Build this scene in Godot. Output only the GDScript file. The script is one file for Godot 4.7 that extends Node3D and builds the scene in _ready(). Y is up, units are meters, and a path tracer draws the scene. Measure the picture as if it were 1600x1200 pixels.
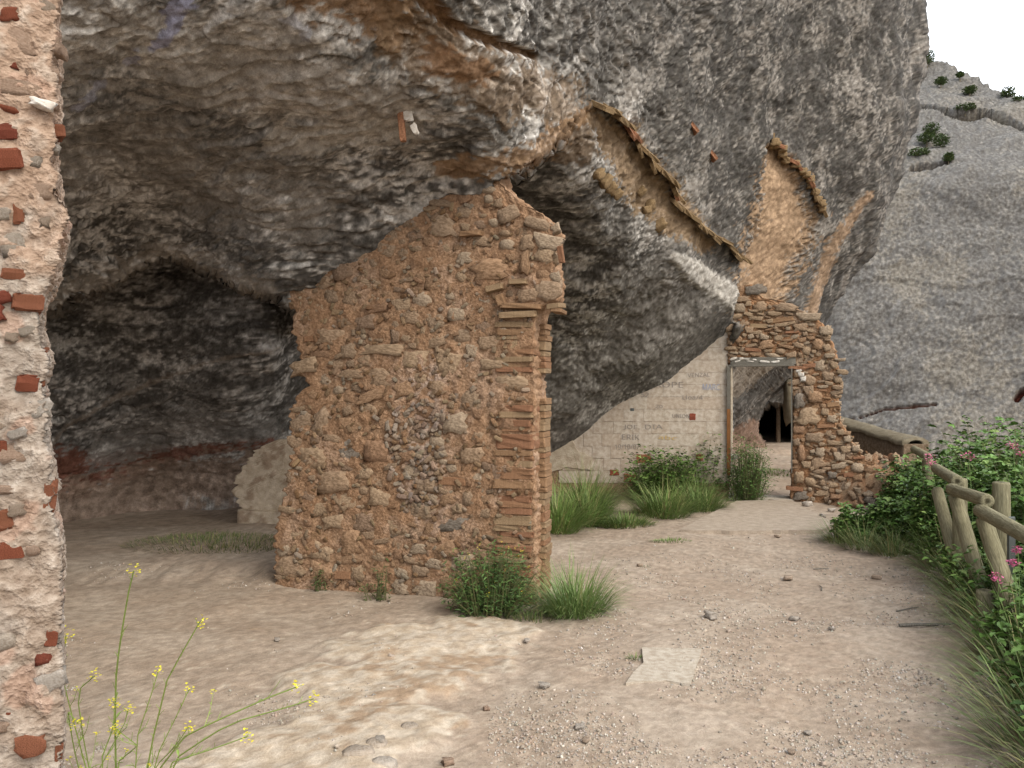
extends Node3D
# A rock shelter with ruined rubble walls under a conglomerate overhang, a gravel path, brambles and a log fence.

const F := 1330.0            # focal length in pixels of the 1600x1200 photograph
const EYE := Vector3(0, 1.6, 0)
var rng := RandomNumberGenerator.new()
var used := {}
var M := {}
var T := {}
var N := {}                  # noises

func _ready():
	rng.seed = 4711
	setup_camera_and_light()
	make_noises()
	make_textures()
	make_materials()
	build_ground()
	build_cliff()
	build_far_cliff()
	build_central_wall()
	build_block_wall()
	build_door_wall()
	build_near_wall()
	build_parapet()
	build_cave_things()
	build_ledges()
	build_ground_things()
	build_fence()
	build_plants()
	build_gravel()

func setup_camera_and_light():
	var cam := Camera3D.new()
	cam.name = "camera"
	cam.fov = rad_to_deg(2.0 * atan(600.0 / F))
	cam.near = 0.05
	cam.far = 2000.0
	add_child(cam)
	cam.position = EYE
	var sky_mat := ProceduralSkyMaterial.new()
	sky_mat.sky_top_color = Color(0.90, 0.93, 0.97)
	sky_mat.sky_horizon_color = Color(0.98, 0.985, 0.99)
	sky_mat.ground_bottom_color = Color(0.30, 0.30, 0.27)
	sky_mat.ground_horizon_color = Color(0.55, 0.55, 0.52)
	sky_mat.sky_curve = 0.2
	sky_mat.sun_angle_max = 1.0
	var sky := Sky.new()
	sky.sky_material = sky_mat
	var env := Environment.new()
	env.background_mode = Environment.BG_SKY
	env.sky = sky
	env.background_energy_multiplier = 1.15
	env.tonemap_mode = Environment.TONE_MAPPER_LINEAR
	env.tonemap_exposure = 2.5
	env.sdfgi_enabled = true
	env.ssao_enabled = true
	env.ssil_enabled = true
	var we := WorldEnvironment.new()
	we.name = "world_environment"
	we.environment = env
	add_child(we)
	var sun := DirectionalLight3D.new()
	sun.name = "sun"
	sun.light_energy = 0.5
	sun.light_color = Color(1.0, 0.97, 0.92)
	sun.light_angular_distance = 40.0
	sun.shadow_enabled = true
	add_child(sun)
	sun.look_at_from_position(Vector3(7, 9, 8), Vector3.ZERO, Vector3.UP)

# ---------------------------------------------------------------- helpers
func P(u: float, v: float, d: float) -> Vector3:
	return Vector3((u - 800.0) / F * d, 1.6 + (600.0 - v) / F * d, -d)

func G0(u: float, v: float) -> Vector3:      # a pixel on the flat ground
	return P(u, v, 1.6 * F / (v - 600.0))

func on_ground(u: float, v: float) -> Vector3:   # a pixel on the uneven ground
	var lo := 1.6 * F / (v - 600.0)
	var p := P(u, v, lo)
	for i in 4:
		var h := ground_y(p.x, p.z)
		p = P(u, v, (1.6 - h) * F / (v - 600.0))
	return p

func numbered(called: String) -> String:
	if not used.has(called):
		used[called] = 0
		return called
	used[called] += 1
	return "%s_%03d" % [called, used[called]]

func tag(o, label = "", category = "", group = "", kind = ""):
	if label: o.set_meta("label", label)
	if category: o.set_meta("category", category)
	if group: o.set_meta("group", group)
	if kind: o.set_meta("kind", kind)
	return o

func thing(called, label, category, at = Vector3.ZERO, group = "") -> Node3D:
	var o := Node3D.new()
	o.name = numbered(called)
	add_child(o)
	o.position = at
	tag(o, label, category, group)
	return o

func obj(called: String, mesh: Mesh, mat: Material, parent = null, xf := Transform3D()) -> MeshInstance3D:
	var o := MeshInstance3D.new()
	o.mesh = mesh
	o.material_override = mat
	if parent == null:
		o.name = numbered(called)
		add_child(o)
	else:
		o.name = called
		parent.add_child(o, true)
	o.transform = xf
	return o

func structure(called: String, mesh: Mesh, mat: Material) -> MeshInstance3D:
	var o := obj(called, mesh, mat)
	o.set_meta("kind", "structure")
	return o

func amesh(pos: PackedVector3Array, nor: PackedVector3Array, idx: PackedInt32Array, col := PackedColorArray()) -> ArrayMesh:
	var a := []
	a.resize(Mesh.ARRAY_MAX)
	a[Mesh.ARRAY_VERTEX] = pos
	a[Mesh.ARRAY_NORMAL] = nor
	a[Mesh.ARRAY_INDEX] = idx
	if col.size() > 0:
		a[Mesh.ARRAY_COLOR] = col
	var m := ArrayMesh.new()
	m.add_surface_from_arrays(Mesh.PRIMITIVE_TRIANGLES, a)
	return m

# normals of a W x H grid of points (row by row)
func grid_normals(p: PackedVector3Array, w: int, h: int, wrap := false, flip := false) -> PackedVector3Array:
	var n := PackedVector3Array()
	n.resize(w * h)
	var s := -1.0 if flip else 1.0
	for j in h:
		var ja := maxi(j - 1, 0) * w
		var jb := mini(j + 1, h - 1) * w
		for i in w:
			var ia := i - 1
			var ib := i + 1
			if wrap:
				ia = (ia + w) % w
				ib = ib % w
			else:
				ia = maxi(ia, 0)
				ib = mini(ib, w - 1)
			var k := (p[j * w + ib] - p[j * w + ia]).cross(p[jb + i] - p[ja + i])
			n[j * w + i] = k.normalized() * s
	return n

func grid_index(w: int, h: int, wrap := false, flip := false) -> PackedInt32Array:
	var idx := PackedInt32Array()
	var ww := w if wrap else w - 1
	idx.resize(ww * (h - 1) * 6)
	var k := 0
	for j in h - 1:
		for i in ww:
			var a := j * w + i
			var b := j * w + (i + 1) % w
			var c := a + w
			var d := b + w
			if flip:
				idx[k] = a; idx[k + 1] = b; idx[k + 2] = c
				idx[k + 3] = b; idx[k + 4] = d; idx[k + 5] = c
			else:
				idx[k] = a; idx[k + 1] = c; idx[k + 2] = b
				idx[k + 3] = b; idx[k + 4] = c; idx[k + 5] = d
			k += 6
	return idx

func poly_at(pts: Array, v: float) -> float:     # piecewise linear: pts = [[v, u], ...] with rising v
	if v <= pts[0][0]: return pts[0][1]
	for i in range(1, pts.size()):
		if v <= pts[i][0]:
			var t: float = (v - pts[i - 1][0]) / maxf(pts[i][0] - pts[i - 1][0], 1e-6)
			return lerpf(pts[i - 1][1], pts[i][1], t)
	return pts[-1][1]

func smooth(a: float, b: float, x: float) -> float:
	var t := clampf((x - a) / (b - a), 0.0, 1.0)
	return t * t * (3.0 - 2.0 * t)

func jit(c: Color, a: float) -> Color:
	var k := 1.0 + rng.randf_range(-a, a)
	return Color(c.r * k * (1.0 + rng.randf_range(-a, a) * 0.3), c.g * k, c.b * k * (1.0 + rng.randf_range(-a, a) * 0.3))

# ---------------------------------------------------------------- noises and textures
func make_noise(seed_: int, freq: float, oct := 3, type := FastNoiseLite.TYPE_SIMPLEX_SMOOTH, frac := FastNoiseLite.FRACTAL_FBM) -> FastNoiseLite:
	var n := FastNoiseLite.new()
	n.seed = seed_
	n.noise_type = type
	n.frequency = freq
	n.fractal_type = frac if oct > 1 else FastNoiseLite.FRACTAL_NONE
	n.fractal_octaves = oct
	return n

func make_noises():
	N.big = make_noise(1, 0.45, 3)
	N.mid = make_noise(2, 2.2, 3)
	N.rid = make_noise(3, 1.5, 4, FastNoiseLite.TYPE_SIMPLEX_SMOOTH, FastNoiseLite.FRACTAL_RIDGED)
	N.fine = make_noise(4, 9.0, 3)
	N.cell = make_noise(5, 11.0, 1, FastNoiseLite.TYPE_CELLULAR)
	N.cell.cellular_return_type = FastNoiseLite.RETURN_DISTANCE
	N.cell2 = make_noise(6, 26.0, 1, FastNoiseLite.TYPE_CELLULAR)
	N.cell2.cellular_return_type = FastNoiseLite.RETURN_DISTANCE
	N.col = make_noise(7, 3.2, 4)
	N.col2 = make_noise(8, 14.0, 3)
	N.patch = make_noise(9, 0.9, 3)
	N.edge = make_noise(10, 0.045, 3)     # in pixels
	N.block = make_noise(11, 1.1, 1, FastNoiseLite.TYPE_CELLULAR)
	N.block.cellular_return_type = FastNoiseLite.RETURN_CELL_VALUE
	N.flake = make_noise(12, 0.8, 4)
	N.grain = make_noise(13, 42.0, 2)

func sn(size: int, seed_: int, freq: float, oct: int, type := FastNoiseLite.TYPE_SIMPLEX_SMOOTH, ret := FastNoiseLite.RETURN_DISTANCE) -> PackedByteArray:
	var n := make_noise(seed_, freq, oct, type)
	n.cellular_return_type = ret
	var im := n.get_seamless_image(size, size, false, false, 0.12, true)
	im.convert(Image.FORMAT_L8)
	return im.get_data()

func tex_from(size: int, d: PackedByteArray, fmt := Image.FORMAT_RGB8) -> ImageTexture:
	var im := Image.create_from_data(size, size, false, fmt, d)
	im.generate_mipmaps()
	return ImageTexture.create_from_image(im)

var spk_cache := {}
# colour map (grey multiplier with tinted ends) and height map from three layers
func make_set(called: String, size: int, layers: Array, lo: Color, hi: Color, speck := 0.0):
	var data := []
	for l in layers:
		data.append(sn(size, l[0], l[1], l[2], l[3]))
	if not spk_cache.has(size): spk_cache[size] = sn(size, 77, 0.35, 1)
	var spk: PackedByteArray = spk_cache[size]
	var cd := PackedByteArray()
	cd.resize(size * size * 3)
	var hd := PackedByteArray()
	hd.resize(size * size)
	for i in size * size:
		var h := 0.0
		var c := 0.0
		for k in layers.size():
			var x: float = data[k][i] / 255.0
			h += x * layers[k][4]
			c += x * layers[k][5]
		hd[i] = int(clampf(h, 0.0, 1.0) * 255.0)
		c = clampf(c, 0.0, 1.0)
		if speck > 0.0:
			c = clampf(c + (spk[i] / 255.0 - 0.5) * speck, 0.0, 1.0)
		var col := lo.lerp(hi, c)
		cd[i * 3] = int(col.r * 255.0)
		cd[i * 3 + 1] = int(col.g * 255.0)
		cd[i * 3 + 2] = int(col.b * 255.0)
	T[called] = tex_from(size, cd)
	T[called + "_h"] = tex_from(size, hd, Image.FORMAT_L8)

func make_textures():
	var S := FastNoiseLite.TYPE_SIMPLEX_SMOOTH
	var C := FastNoiseLite.TYPE_CELLULAR
	# [seed, freq, octaves, type, height weight, colour weight]
	make_set("rock", 640, [[21, 0.02, 5, S, 0.45, 0.55], [22, 0.09, 2, C, 0.35, 0.25], [23, 0.12, 3, S, 0.2, 0.2]], Color(0.36, 0.34, 0.32), Color(1, 1, 1), 0.35)
	make_set("clay", 512, [[31, 0.03, 5, S, 0.5, 0.6], [32, 0.10, 3, S, 0.3, 0.2], [33, 0.07, 1, C, 0.2, 0.2]], Color(0.55, 0.50, 0.46), Color(1, 1, 1), 0.25)
	make_set("stone", 512, [[41, 0.012, 5, S, 0.6, 0.6], [42, 0.08, 3, S, 0.4, 0.4]], Color(0.58, 0.55, 0.52), Color(1, 1, 1), 0.25)
	make_set("dirt", 640, [[51, 0.015, 5, S, 0.3, 0.45], [52, 0.11, 1, C, 0.4, 0.25], [53, 0.2, 2, S, 0.3, 0.3]], Color(0.68, 0.66, 0.64), Color(1, 1, 1), 0.3)
	make_set("plaster", 512, [[61, 0.012, 5, S, 0.5, 0.7], [62, 0.08, 2, S, 0.5, 0.3]], Color(0.74, 0.70, 0.66), Color(1, 1, 1), 0.12)
	make_set("wood", 512, [[71, 0.02, 4, S, 0.5, 0.5], [72, 0.07, 3, S, 0.5, 0.5]], Color(0.5, 0.5, 0.48), Color(1, 1, 1), 0.15)

func mat(tex: String, scale, lin: Color, bump := 1.0, rough := 0.95, vc := false, world := false) -> StandardMaterial3D:
	var m := StandardMaterial3D.new()
	m.albedo_color = lin.linear_to_srgb()
	m.roughness = rough
	m.metallic_specular = 0.25
	m.vertex_color_use_as_albedo = vc
	if tex:
		m.albedo_texture = T[tex]
		m.uv1_triplanar = true
		m.uv1_world_triplanar = world
		m.uv1_scale = scale if scale is Vector3 else Vector3.ONE * scale
		m.uv1_triplanar_sharpness = 3.0
		if bump > 0.0:
			m.heightmap_enabled = true
			m.heightmap_texture = T[tex + "_h"]
			m.heightmap_scale = bump
	return m

func make_materials():
	var W := Color(1, 1, 1)
	M.rock = mat("rock", 0.62, Color(1.25, 1.22, 1.2), 0.0, 0.95, true, true)
	M.far_rock = mat("rock", 0.3, Color(1.2, 1.19, 1.18), 0.0, 0.95, true, true)
	M.clay = mat("clay", 2.2, Color(1.15, 1.12, 1.1), 1.2, 0.97, true, true)
	M.ground = mat("dirt", 0.9, Color(1.1, 1.08, 1.06), 0.4, 0.97, true, true)
	var sc := [Color(0.415, 0.305, 0.215), Color(0.445, 0.335, 0.235), Color(0.385, 0.29, 0.21), Color(0.37, 0.24, 0.16), Color(0.47, 0.38, 0.29), Color(0.34, 0.245, 0.18), Color(0.41, 0.275, 0.18), Color(0.27, 0.24, 0.21)]
	M.stone = []
	for c in sc: M.stone.append(mat("stone", 1.1, Color(c.r * 1.18, c.g * 1.18, c.b * 1.18), 1.0))
	M.brick = []
	for c in [Color(0.46, 0.27, 0.165), Color(0.48, 0.31, 0.19), Color(0.44, 0.24, 0.15), Color(0.50, 0.365, 0.235)]: M.brick.append(mat("stone", 3.0, c, 0.6))
	M.red_brick = []
	for c in [Color(0.45, 0.15, 0.09), Color(0.40, 0.12, 0.08), Color(0.48, 0.20, 0.12)]: M.red_brick.append(mat("stone", 3.0, c, 0.6))
	M.grey_stone = []
	for c in [Color(0.58, 0.52, 0.46), Color(0.66, 0.62, 0.58), Color(0.60, 0.45, 0.36), Color(0.56, 0.46, 0.38)]: M.grey_stone.append(mat("plaster", 1.6, c, 0.8))
	M.block = []
	for c in [Color(0.59, 0.53, 0.465), Color(0.60, 0.545, 0.48), Color(0.575, 0.505, 0.435), Color(0.60, 0.545, 0.485)]: M.block.append(mat("plaster", 1.8, c, 0.4, 0.95, false, true))
	M.plaster = mat("plaster", 1.3, Color(0.58, 0.52, 0.43), 0.8, 0.95, false, true)
	M.plaster_vc = mat("plaster", 1.3, Color(1.1, 1.1, 1.1), 0.6, 0.95, true, true)
	M.white = mat("plaster", 2.0, Color(0.74, 0.73, 0.71), 0.8, 0.95, false, true)
	M.concrete = mat("plaster", 2.6, Color(0.56, 0.52, 0.46), 0.4, 0.95, false, true)
	M.floor = mat("dirt", 0.8, Color(0.50, 0.43, 0.36), 0.5, 0.95, false, true)
	M.parapet = mat("clay", 0.9, Color(0.24, 0.19, 0.14), 1.5, 0.95, false, true)
	M.cap = mat("plaster", 1.2, Color(0.21, 0.19, 0.145), 1.0, 0.95, false, true)
	M.wood = mat("wood", Vector3(5, 0.5, 5), Color(0.36, 0.33, 0.22), 0.5, 0.85)
	M.old_wood = mat("wood", Vector3(9, 0.8, 9), Color(0.30, 0.28, 0.25), 0.6, 0.9)
	M.rust = mat("stone", Vector3(4, 1.2, 4), Color(0.36, 0.17, 0.07), 0.6, 0.9)
	M.tile = mat("clay", 3.0, Color(0.36, 0.27, 0.16), 0.6, 0.95, false, true)
	M.tile_red = mat("clay", 3.0, Color(0.45, 0.24, 0.15), 0.6, 0.95, false, true)
	M.graffiti = mat("", 1.0, Color(0.25, 0.22, 0.20), 0.0)
	M.graffiti_blue = mat("", 1.0, Color(0.30, 0.33, 0.42), 0.0)
	M.graffiti_ochre = mat("", 1.0, Color(0.50, 0.36, 0.16), 0.0)
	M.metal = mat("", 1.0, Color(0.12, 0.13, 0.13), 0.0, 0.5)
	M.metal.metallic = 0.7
	M.leaf = mat("", 1.0, W, 0.0, 0.55, true)
	M.leaf.backlight = Color(0.5, 0.5, 0.35)
	M.leaf.metallic_specular = 0.35
	M.petal = mat("", 1.0, W, 0.0, 0.7, true)
	M.petal.backlight = Color(0.4, 0.4, 0.4)
	M.chip = mat("stone", 1.4, Color(0.95, 0.93, 0.9), 0.6, 0.97, true)
	M.pebble = mat("", 1.0, W, 0.0, 0.95, true)

# ---------------------------------------------------------------- ground
var EDGE := [[-30.0, 9.0], [-20.0, 7.5], [-14.0, 6.0], [-12.0, 5.7], [-10.0, 4.9], [-8.5, 3.9], [-7.6, 3.6], [-6.0, 3.15], [-4.7, 2.62], [-3.5, 2.05], [-2.0, 1.8], [6.0, 1.8]]

func path_edge(z: float) -> float:
	return poly_at(EDGE, z)

func outcrop(x: float, z: float) -> float:      # the worn pale bedrock that shows through the path
	var a := Vector2(x, z)
	var best := 9.0
	for s in [[Vector2(-0.22, -5.55), 0.34], [Vector2(-0.55, -5.1), 0.55], [Vector2(-0.75, -4.5), 0.45], [Vector2(-0.65, -3.9), 0.38], [Vector2(-0.95, -3.5), 0.45], [Vector2(-1.4, -3.1), 0.55], [Vector2(-0.75, -3.55), 0.3]]:
		best = minf(best, a.distance_to(s[0]) / s[1])
	return smooth(1.15, 0.75, best + N.mid.get_noise_2d(x * 0.9 + 40.0, z * 0.9) * 0.45)

func ground_y(x: float, z: float) -> float:
	var y: float = N.big.get_noise_2d(x * 1.5, z * 1.5) * 0.03 + N.mid.get_noise_2d(x * 0.7, z * 0.7) * 0.010 + N.fine.get_noise_2d(x, z) * 0.0025
	var e := path_edge(z)
	var over := x - e
	if over > -0.25 and z > -10.5:
		y += 0.10 * smooth(-0.25, 0.4, over)
	if over > 1.0:
		y -= minf((over - 1.0) * 0.75, 9.0) + 0.3 * N.big.get_noise_2d(x * 0.3, z * 0.3)
	if z < -6.7 and x < -1.2:
		var k := smooth(-6.7, -7.3, z + 0.35 * N.mid.get_noise_2d(x, 3.0)) * smooth(-1.2, -1.9, x)
		y += 0.07 * k + 0.08 * smooth(-7.8, -9.8, z) * smooth(-1.2, -2.2, x)
	if x < 0.6 and x > -2.4 and z < -2.4 and z > -6.2:
		var o := outcrop(x, z)
		if o > 0.0:
			y += o * (0.03 + 0.022 * N.mid.get_noise_2d(x * 0.8, z * 0.8 + 9.0) + 0.006 * N.fine.get_noise_2d(x * 0.6, z * 0.6))
	if z < -19.0:
		y += 0.12 * smooth(-19.0, -19.3, z)
	return y

func steps(parts: Array) -> PackedFloat32Array:   # [[from, to, step], ...]
	var a := PackedFloat32Array()
	for p in parts:
		var n := maxi(1, int(round((p[1] - p[0]) / p[2])))
		for i in n:
			a.append(p[0] + (p[1] - p[0]) * i / n)
	a.append(parts[-1][1])
	return a

func build_ground():
	var xs := steps([[-400.0, -40.0, 60.0], [-40.0, -8.0, 3.0], [-8.0, -3.5, 0.09], [-3.5, 3.6, 0.024], [3.6, 6.5, 0.06], [6.5, 20.0, 0.7], [20.0, 60.0, 5.0], [60.0, 400.0, 60.0]])
	var zs := steps([[-400.0, -60.0, 60.0], [-60.0, -24.0, 3.0], [-24.0, -12.0, 0.14], [-12.0, -7.0, 0.05], [-7.0, -3.2, 0.024], [-3.2, 0.0, 0.1], [0.0, 20.0, 1.5], [20.0, 400.0, 60.0]])
	var w := xs.size()
	var h := zs.size()
	var p := PackedVector3Array(); p.resize(w * h)
	var c := PackedColorArray(); c.resize(w * h)
	for j in h:
		var z := zs[j]
		for i in w:
			var x := xs[i]
			var y := ground_y(x, z)
			p[j * w + i] = Vector3(x, y, z)
			# what the ground is made of: trodden tan grit, redder earth, pale bedrock, humus under the plants
			var n1: float = N.col.get_noise_2d(x * 0.35, z * 0.35)
			var n2: float = N.col2.get_noise_2d(x * 0.6, z * 0.6)
			var k := Color(0.43, 0.365, 0.305)
			k = k.lerp(Color(0.39, 0.315, 0.255), smooth(0.0, 0.35, n1 * 0.8 + n2 * 0.6) * 0.5)
			k = k.lerp(Color(0.49, 0.43, 0.37), smooth(0.05, 0.4, -n1 + n2 * 0.4) * 0.7)
			var o := 0.0
			if x < 0.6 and x > -2.4 and z < -2.4 and z > -6.2:
				o = outcrop(x, z)
				var oc := Color(0.54, 0.465, 0.375).lerp(Color(0.62, 0.565, 0.49), smooth(-0.2, 0.3, n2))
				oc = oc.lerp(Color(0.43, 0.33, 0.24), smooth(0.15, 0.45, n1 - n2 * 0.4))
				k = k.lerp(oc, smooth(0.25, 0.6, o + n2 * 0.7 + n1 * 0.3) * 0.9)
			var e := x - path_edge(z)      # outer bank beyond the path: leaf mould under the brambles, in the open
			k = k.lerp(Color(0.27, 0.21, 0.15), smooth(-0.05, 0.12, e + n2 * 0.25 + n1 * 0.2))
			c[j * w + i] = k * (1.0 + 0.30 * N.grain.get_noise_2d(x, z))
	var n := grid_normals(p, w, h, false, true)
	structure("ground", amesh(p, n, grid_index(w, h, false, true), c), M.ground)

# ---------------------------------------------------------------- the overhanging cliff
class TPS:
	var pts := []
	var w := PackedFloat64Array()
	func _init(points: Array):
		pts = points
		var n := pts.size()
		var m := n + 3
		var a := []
		for i in m:
			var row := PackedFloat64Array(); row.resize(m + 1)
			a.append(row)
		for i in n:
			for j in n:
				a[i][j] = phi(Vector2(pts[i][0] - pts[j][0], pts[i][1] - pts[j][1]).length() * 0.001)
			a[i][i] += 0.0005
			a[i][n] = 1.0; a[i][n + 1] = pts[i][0] * 0.001; a[i][n + 2] = pts[i][1] * 0.001
			a[n][i] = 1.0; a[n + 1][i] = pts[i][0] * 0.001; a[n + 2][i] = pts[i][1] * 0.001
			a[i][m] = pts[i][2]
		for k in m:
			var best := k
			for i in range(k, m):
				if absf(a[i][k]) > absf(a[best][k]): best = i
			var t = a[k]; a[k] = a[best]; a[best] = t
			for i in range(k + 1, m):
				var f: float = a[i][k] / a[k][k]
				if f != 0.0:
					for j in range(k, m + 1): a[i][j] -= f * a[k][j]
		w.resize(m)
		for k in range(m - 1, -1, -1):
			var s: float = a[k][m]
			for j in range(k + 1, m): s -= a[k][j] * w[j]
			w[k] = s / a[k][k]
	func phi(r: float) -> float:
		return 0.0 if r < 1e-9 else r * r * log(r)
	func at(u: float, v: float) -> float:
		var n := pts.size()
		var s := w[n] + w[n + 1] * u * 0.001 + w[n + 2] * v * 0.001
		for i in n:
			var dx: float = (u - pts[i][0]) * 0.001
			var dy: float = (v - pts[i][1]) * 0.001
			var r2 := dx * dx + dy * dy
			if r2 > 1e-12: s += w[i] * 0.5 * r2 * log(r2)
		return s

class Table:       # a coarse table of values, read with linear blending
	var u0: float; var v0: float; var st: float; var w: int; var h: int
	var d := PackedFloat32Array()
	func _init(a: float, b: float, u1: float, v1: float, step: float, f: Callable):
		u0 = a; v0 = b; st = step
		w = int(ceil((u1 - a) / step)) + 2
		h = int(ceil((v1 - b) / step)) + 2
		d.resize(w * h)
		for j in h:
			for i in w:
				d[j * w + i] = f.call(u0 + i * st, v0 + j * st)
	func at(u: float, v: float) -> float:
		var x := clampf((u - u0) / st, 0.0, w - 1.001)
		var y := clampf((v - v0) / st, 0.0, h - 1.001)
		var i := int(x)
		var j := int(y)
		var fx := x - i
		var fy := y - j
		var k := j * w + i
		return lerpf(lerpf(d[k], d[k + 1], fx), lerpf(d[k + w], d[k + w + 1], fx), fy)

func sdf_poly(poly: PackedVector2Array, p: Vector2) -> float:   # positive inside
	var best := 1e9
	var n := poly.size()
	for i in n:
		var a := poly[i]
		var b := poly[(i + 1) % n]
		var ab := b - a
		var t := clampf((p - a).dot(ab) / ab.length_squared(), 0.0, 1.0)
		best = minf(best, p.distance_squared_to(a + ab * t))
	var s := sqrt(best)
	return s if Geometry2D.is_point_in_polygon(p, poly) else -s

func pv(a: Array) -> PackedVector2Array:
	var r := PackedVector2Array()
	for x in a: r.append(Vector2(x[0], x[1]))
	return r

var SIL := [[-1500.0, 1475.0], [-300.0, 1458.0], [0.0, 1447.0], [130.0, 1441.0], [200.0, 1436.0], [260.0, 1420.0], [320.0, 1398.0], [380.0, 1368.0], [430.0, 1338.0], [500.0, 1290.0], [560.0, 1262.0], [900.0, 1258.0]]

# chains of [u, v, half width]; what colours the rock there, how much, how patchy; and how deep it is carved (metres, minus is proud)
var MARKS := [
	{"c": Color(0.56, 0.41, 0.28), "k": 0.9, "e": 0.8, "g": 0.10, "p": [[1213, 235, 14], [1222, 290, 34], [1228, 350, 46], [1200, 420, 42], [1190, 470, 40]]},
	{"c": Color(0.46, 0.33, 0.225), "k": 0.8, "e": 1.1, "g": -0.03, "p": [[1352, 305, 5], [1335, 335, 8], [1305, 375, 10], [1292, 410, 11], [1275, 445, 9], [1255, 490, 11]]},
	{"c": Color(0.46, 0.34, 0.22), "k": 0.8, "e": 0.9, "g": 0.04, "p": [[920, 180, 12], [965, 225, 34], [1010, 285, 36], [1060, 345, 26], [1110, 385, 14]]},
	{"c": Color(0.36, 0.23, 0.13), "k": 0.8, "e": 1.0, "g": 0.05, "p": [[480, 10, 34], [560, 22, 48], [620, 40, 40]]},
	{"c": Color(0.38, 0.28, 0.19), "k": 0.55, "e": 1.0, "g": 0.0, "p": [[640, 60, 50], [760, 120, 50], [860, 150, 40], [900, 220, 30]]},
	{"c": Color(0.28, 0.17, 0.09), "k": 0.9, "e": 0.6, "g": 0.07, "p": [[640, -40, 16], [668, 5, 15], [712, 42, 12], [760, 62, 9], [842, 90, 6]]},
	{"c": Color(0.40, 0.26, 0.15), "k": 0.75, "e": 1.1, "g": 0.0, "p": [[690, 278, 12], [760, 262, 18], [815, 240, 18], [870, 205, 16], [905, 175, 12]]},
	{"c": Color(0.40, 0.25, 0.15), "k": 0.8, "e": 0.8, "g": 0.0, "p": [[690, 100, 26], [740, 108, 22]]},
	{"c": Color(0.66, 0.66, 0.64), "k": 0.95, "e": 0.5, "g": -0.05, "p": [[1052, 402, 8], [1085, 425, 20], [1125, 450, 20], [1152, 470, 18]]},
	{"c": Color(0.56, 0.53, 0.49), "k": 0.75, "e": 1.5, "g": 0.0, "p": [[400, 130, 50], [500, 165, 60], [620, 190, 42]]},
	{"c": Color(0.58, 0.56, 0.52), "k": 0.8, "e": 1.1, "g": 0.0, "p": [[430, 220, 18], [540, 215, 24], [630, 205, 20]]},
	{"c": Color(0.56, 0.54, 0.505), "k": 0.65, "e": 1.7, "g": 0.0, "p": [[60, 70, 60], [180, 60, 60], [330, 90, 60], [450, 70, 40]]},
	{"c": Color(0.48, 0.46, 0.43), "k": 0.55, "e": 1.8, "g": 0.0, "p": [[80, 240, 50], [220, 230, 60], [380, 290, 50], [480, 330, 40]]},
	{"c": Color(0.46, 0.42, 0.37), "k": 0.6, "e": 2.0, "g": 0.0, "p": [[60, 480, 14], [150, 445, 14], [262, 385, 14], [330, 405, 14], [410, 448, 12]]},
	{"c": Color(0.40, 0.43, 0.62), "k": 0.85, "e": 1.1, "g": 0.0, "p": [[288, 0, 22], [268, 42, 18], [240, 70, 8]]},
	{"c": Color(0.45, 0.48, 0.62), "k": 0.75, "e": 1.6, "g": 0.0, "p": [[214, 88, 9], [200, 100, 7]]},
	{"c": Color(0.45, 0.48, 0.60), "k": 0.75, "e": 1.6, "g": 0.0, "p": [[150, 136, 10], [122, 160, 9]]},
	{"c": Color(0.50, 0.52, 0.58), "k": 0.8, "e": 1.1, "g": 0.0, "p": [[440, 28, 8], [480, 55, 8]]},
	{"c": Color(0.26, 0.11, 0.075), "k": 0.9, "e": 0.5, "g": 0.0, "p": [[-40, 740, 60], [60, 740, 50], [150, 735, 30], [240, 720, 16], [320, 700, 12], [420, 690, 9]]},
	{"c": Color(0.48, 0.37, 0.30), "k": 0.8, "e": 0.9, "g": 0.02, "p": [[60, 800, 45], [200, 775, 45], [330, 755, 50], [440, 760, 55]]},
	{"c": Color(0.40, 0.35, 0.30), "k": 0.6, "e": 1.3, "g": -0.01, "p": [[70, 700, 3], [110, 655, 3], [160, 622, 4], [230, 590, 4], [320, 562, 3], [430, 540, 2]]},
	{"c": Color(0.42, 0.40, 0.38), "k": 0.6, "e": 1.3, "g": -0.01, "p": [[142, 720, 5], [146, 690, 4], [165, 660, 3], [205, 632, 2], [280, 605, 2]]},
	{"c": Color(0.40, 0.39, 0.375), "k": 0.7, "e": 1.2, "g": 0.0, "p": [[150, 720, 20], [200, 690, 26], [300, 660, 24], [400, 670, 24]]},
	{"c": Color(0.31, 0.30, 0.285), "k": 0.6, "e": 1.1, "g": 0.0, "p": [[880, 640, 50], [960, 560, 60], [1040, 500, 60]]},
	{"c": Color(0.50, 0.36, 0.29), "k": 0.9, "e": 0.4, "g": 0.0, "p": [[1150, 690, 20], [1175, 670, 16], [1190, 695, 16]]},
	{"c": Color(0.60, 0.55, 0.48), "k": 0.9, "e": 0.5, "g": 0.0, "p": [[1140, 610, 14], [1170, 575, 16], [1195, 560, 14]]},  # pale patch puts light into the rock colour beyond the doorway
]
var cliff_p: PackedVector3Array     # kept so that ledges can be set on the rock
var cliff_uv: PackedVector2Array
var cliff_w: int

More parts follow.
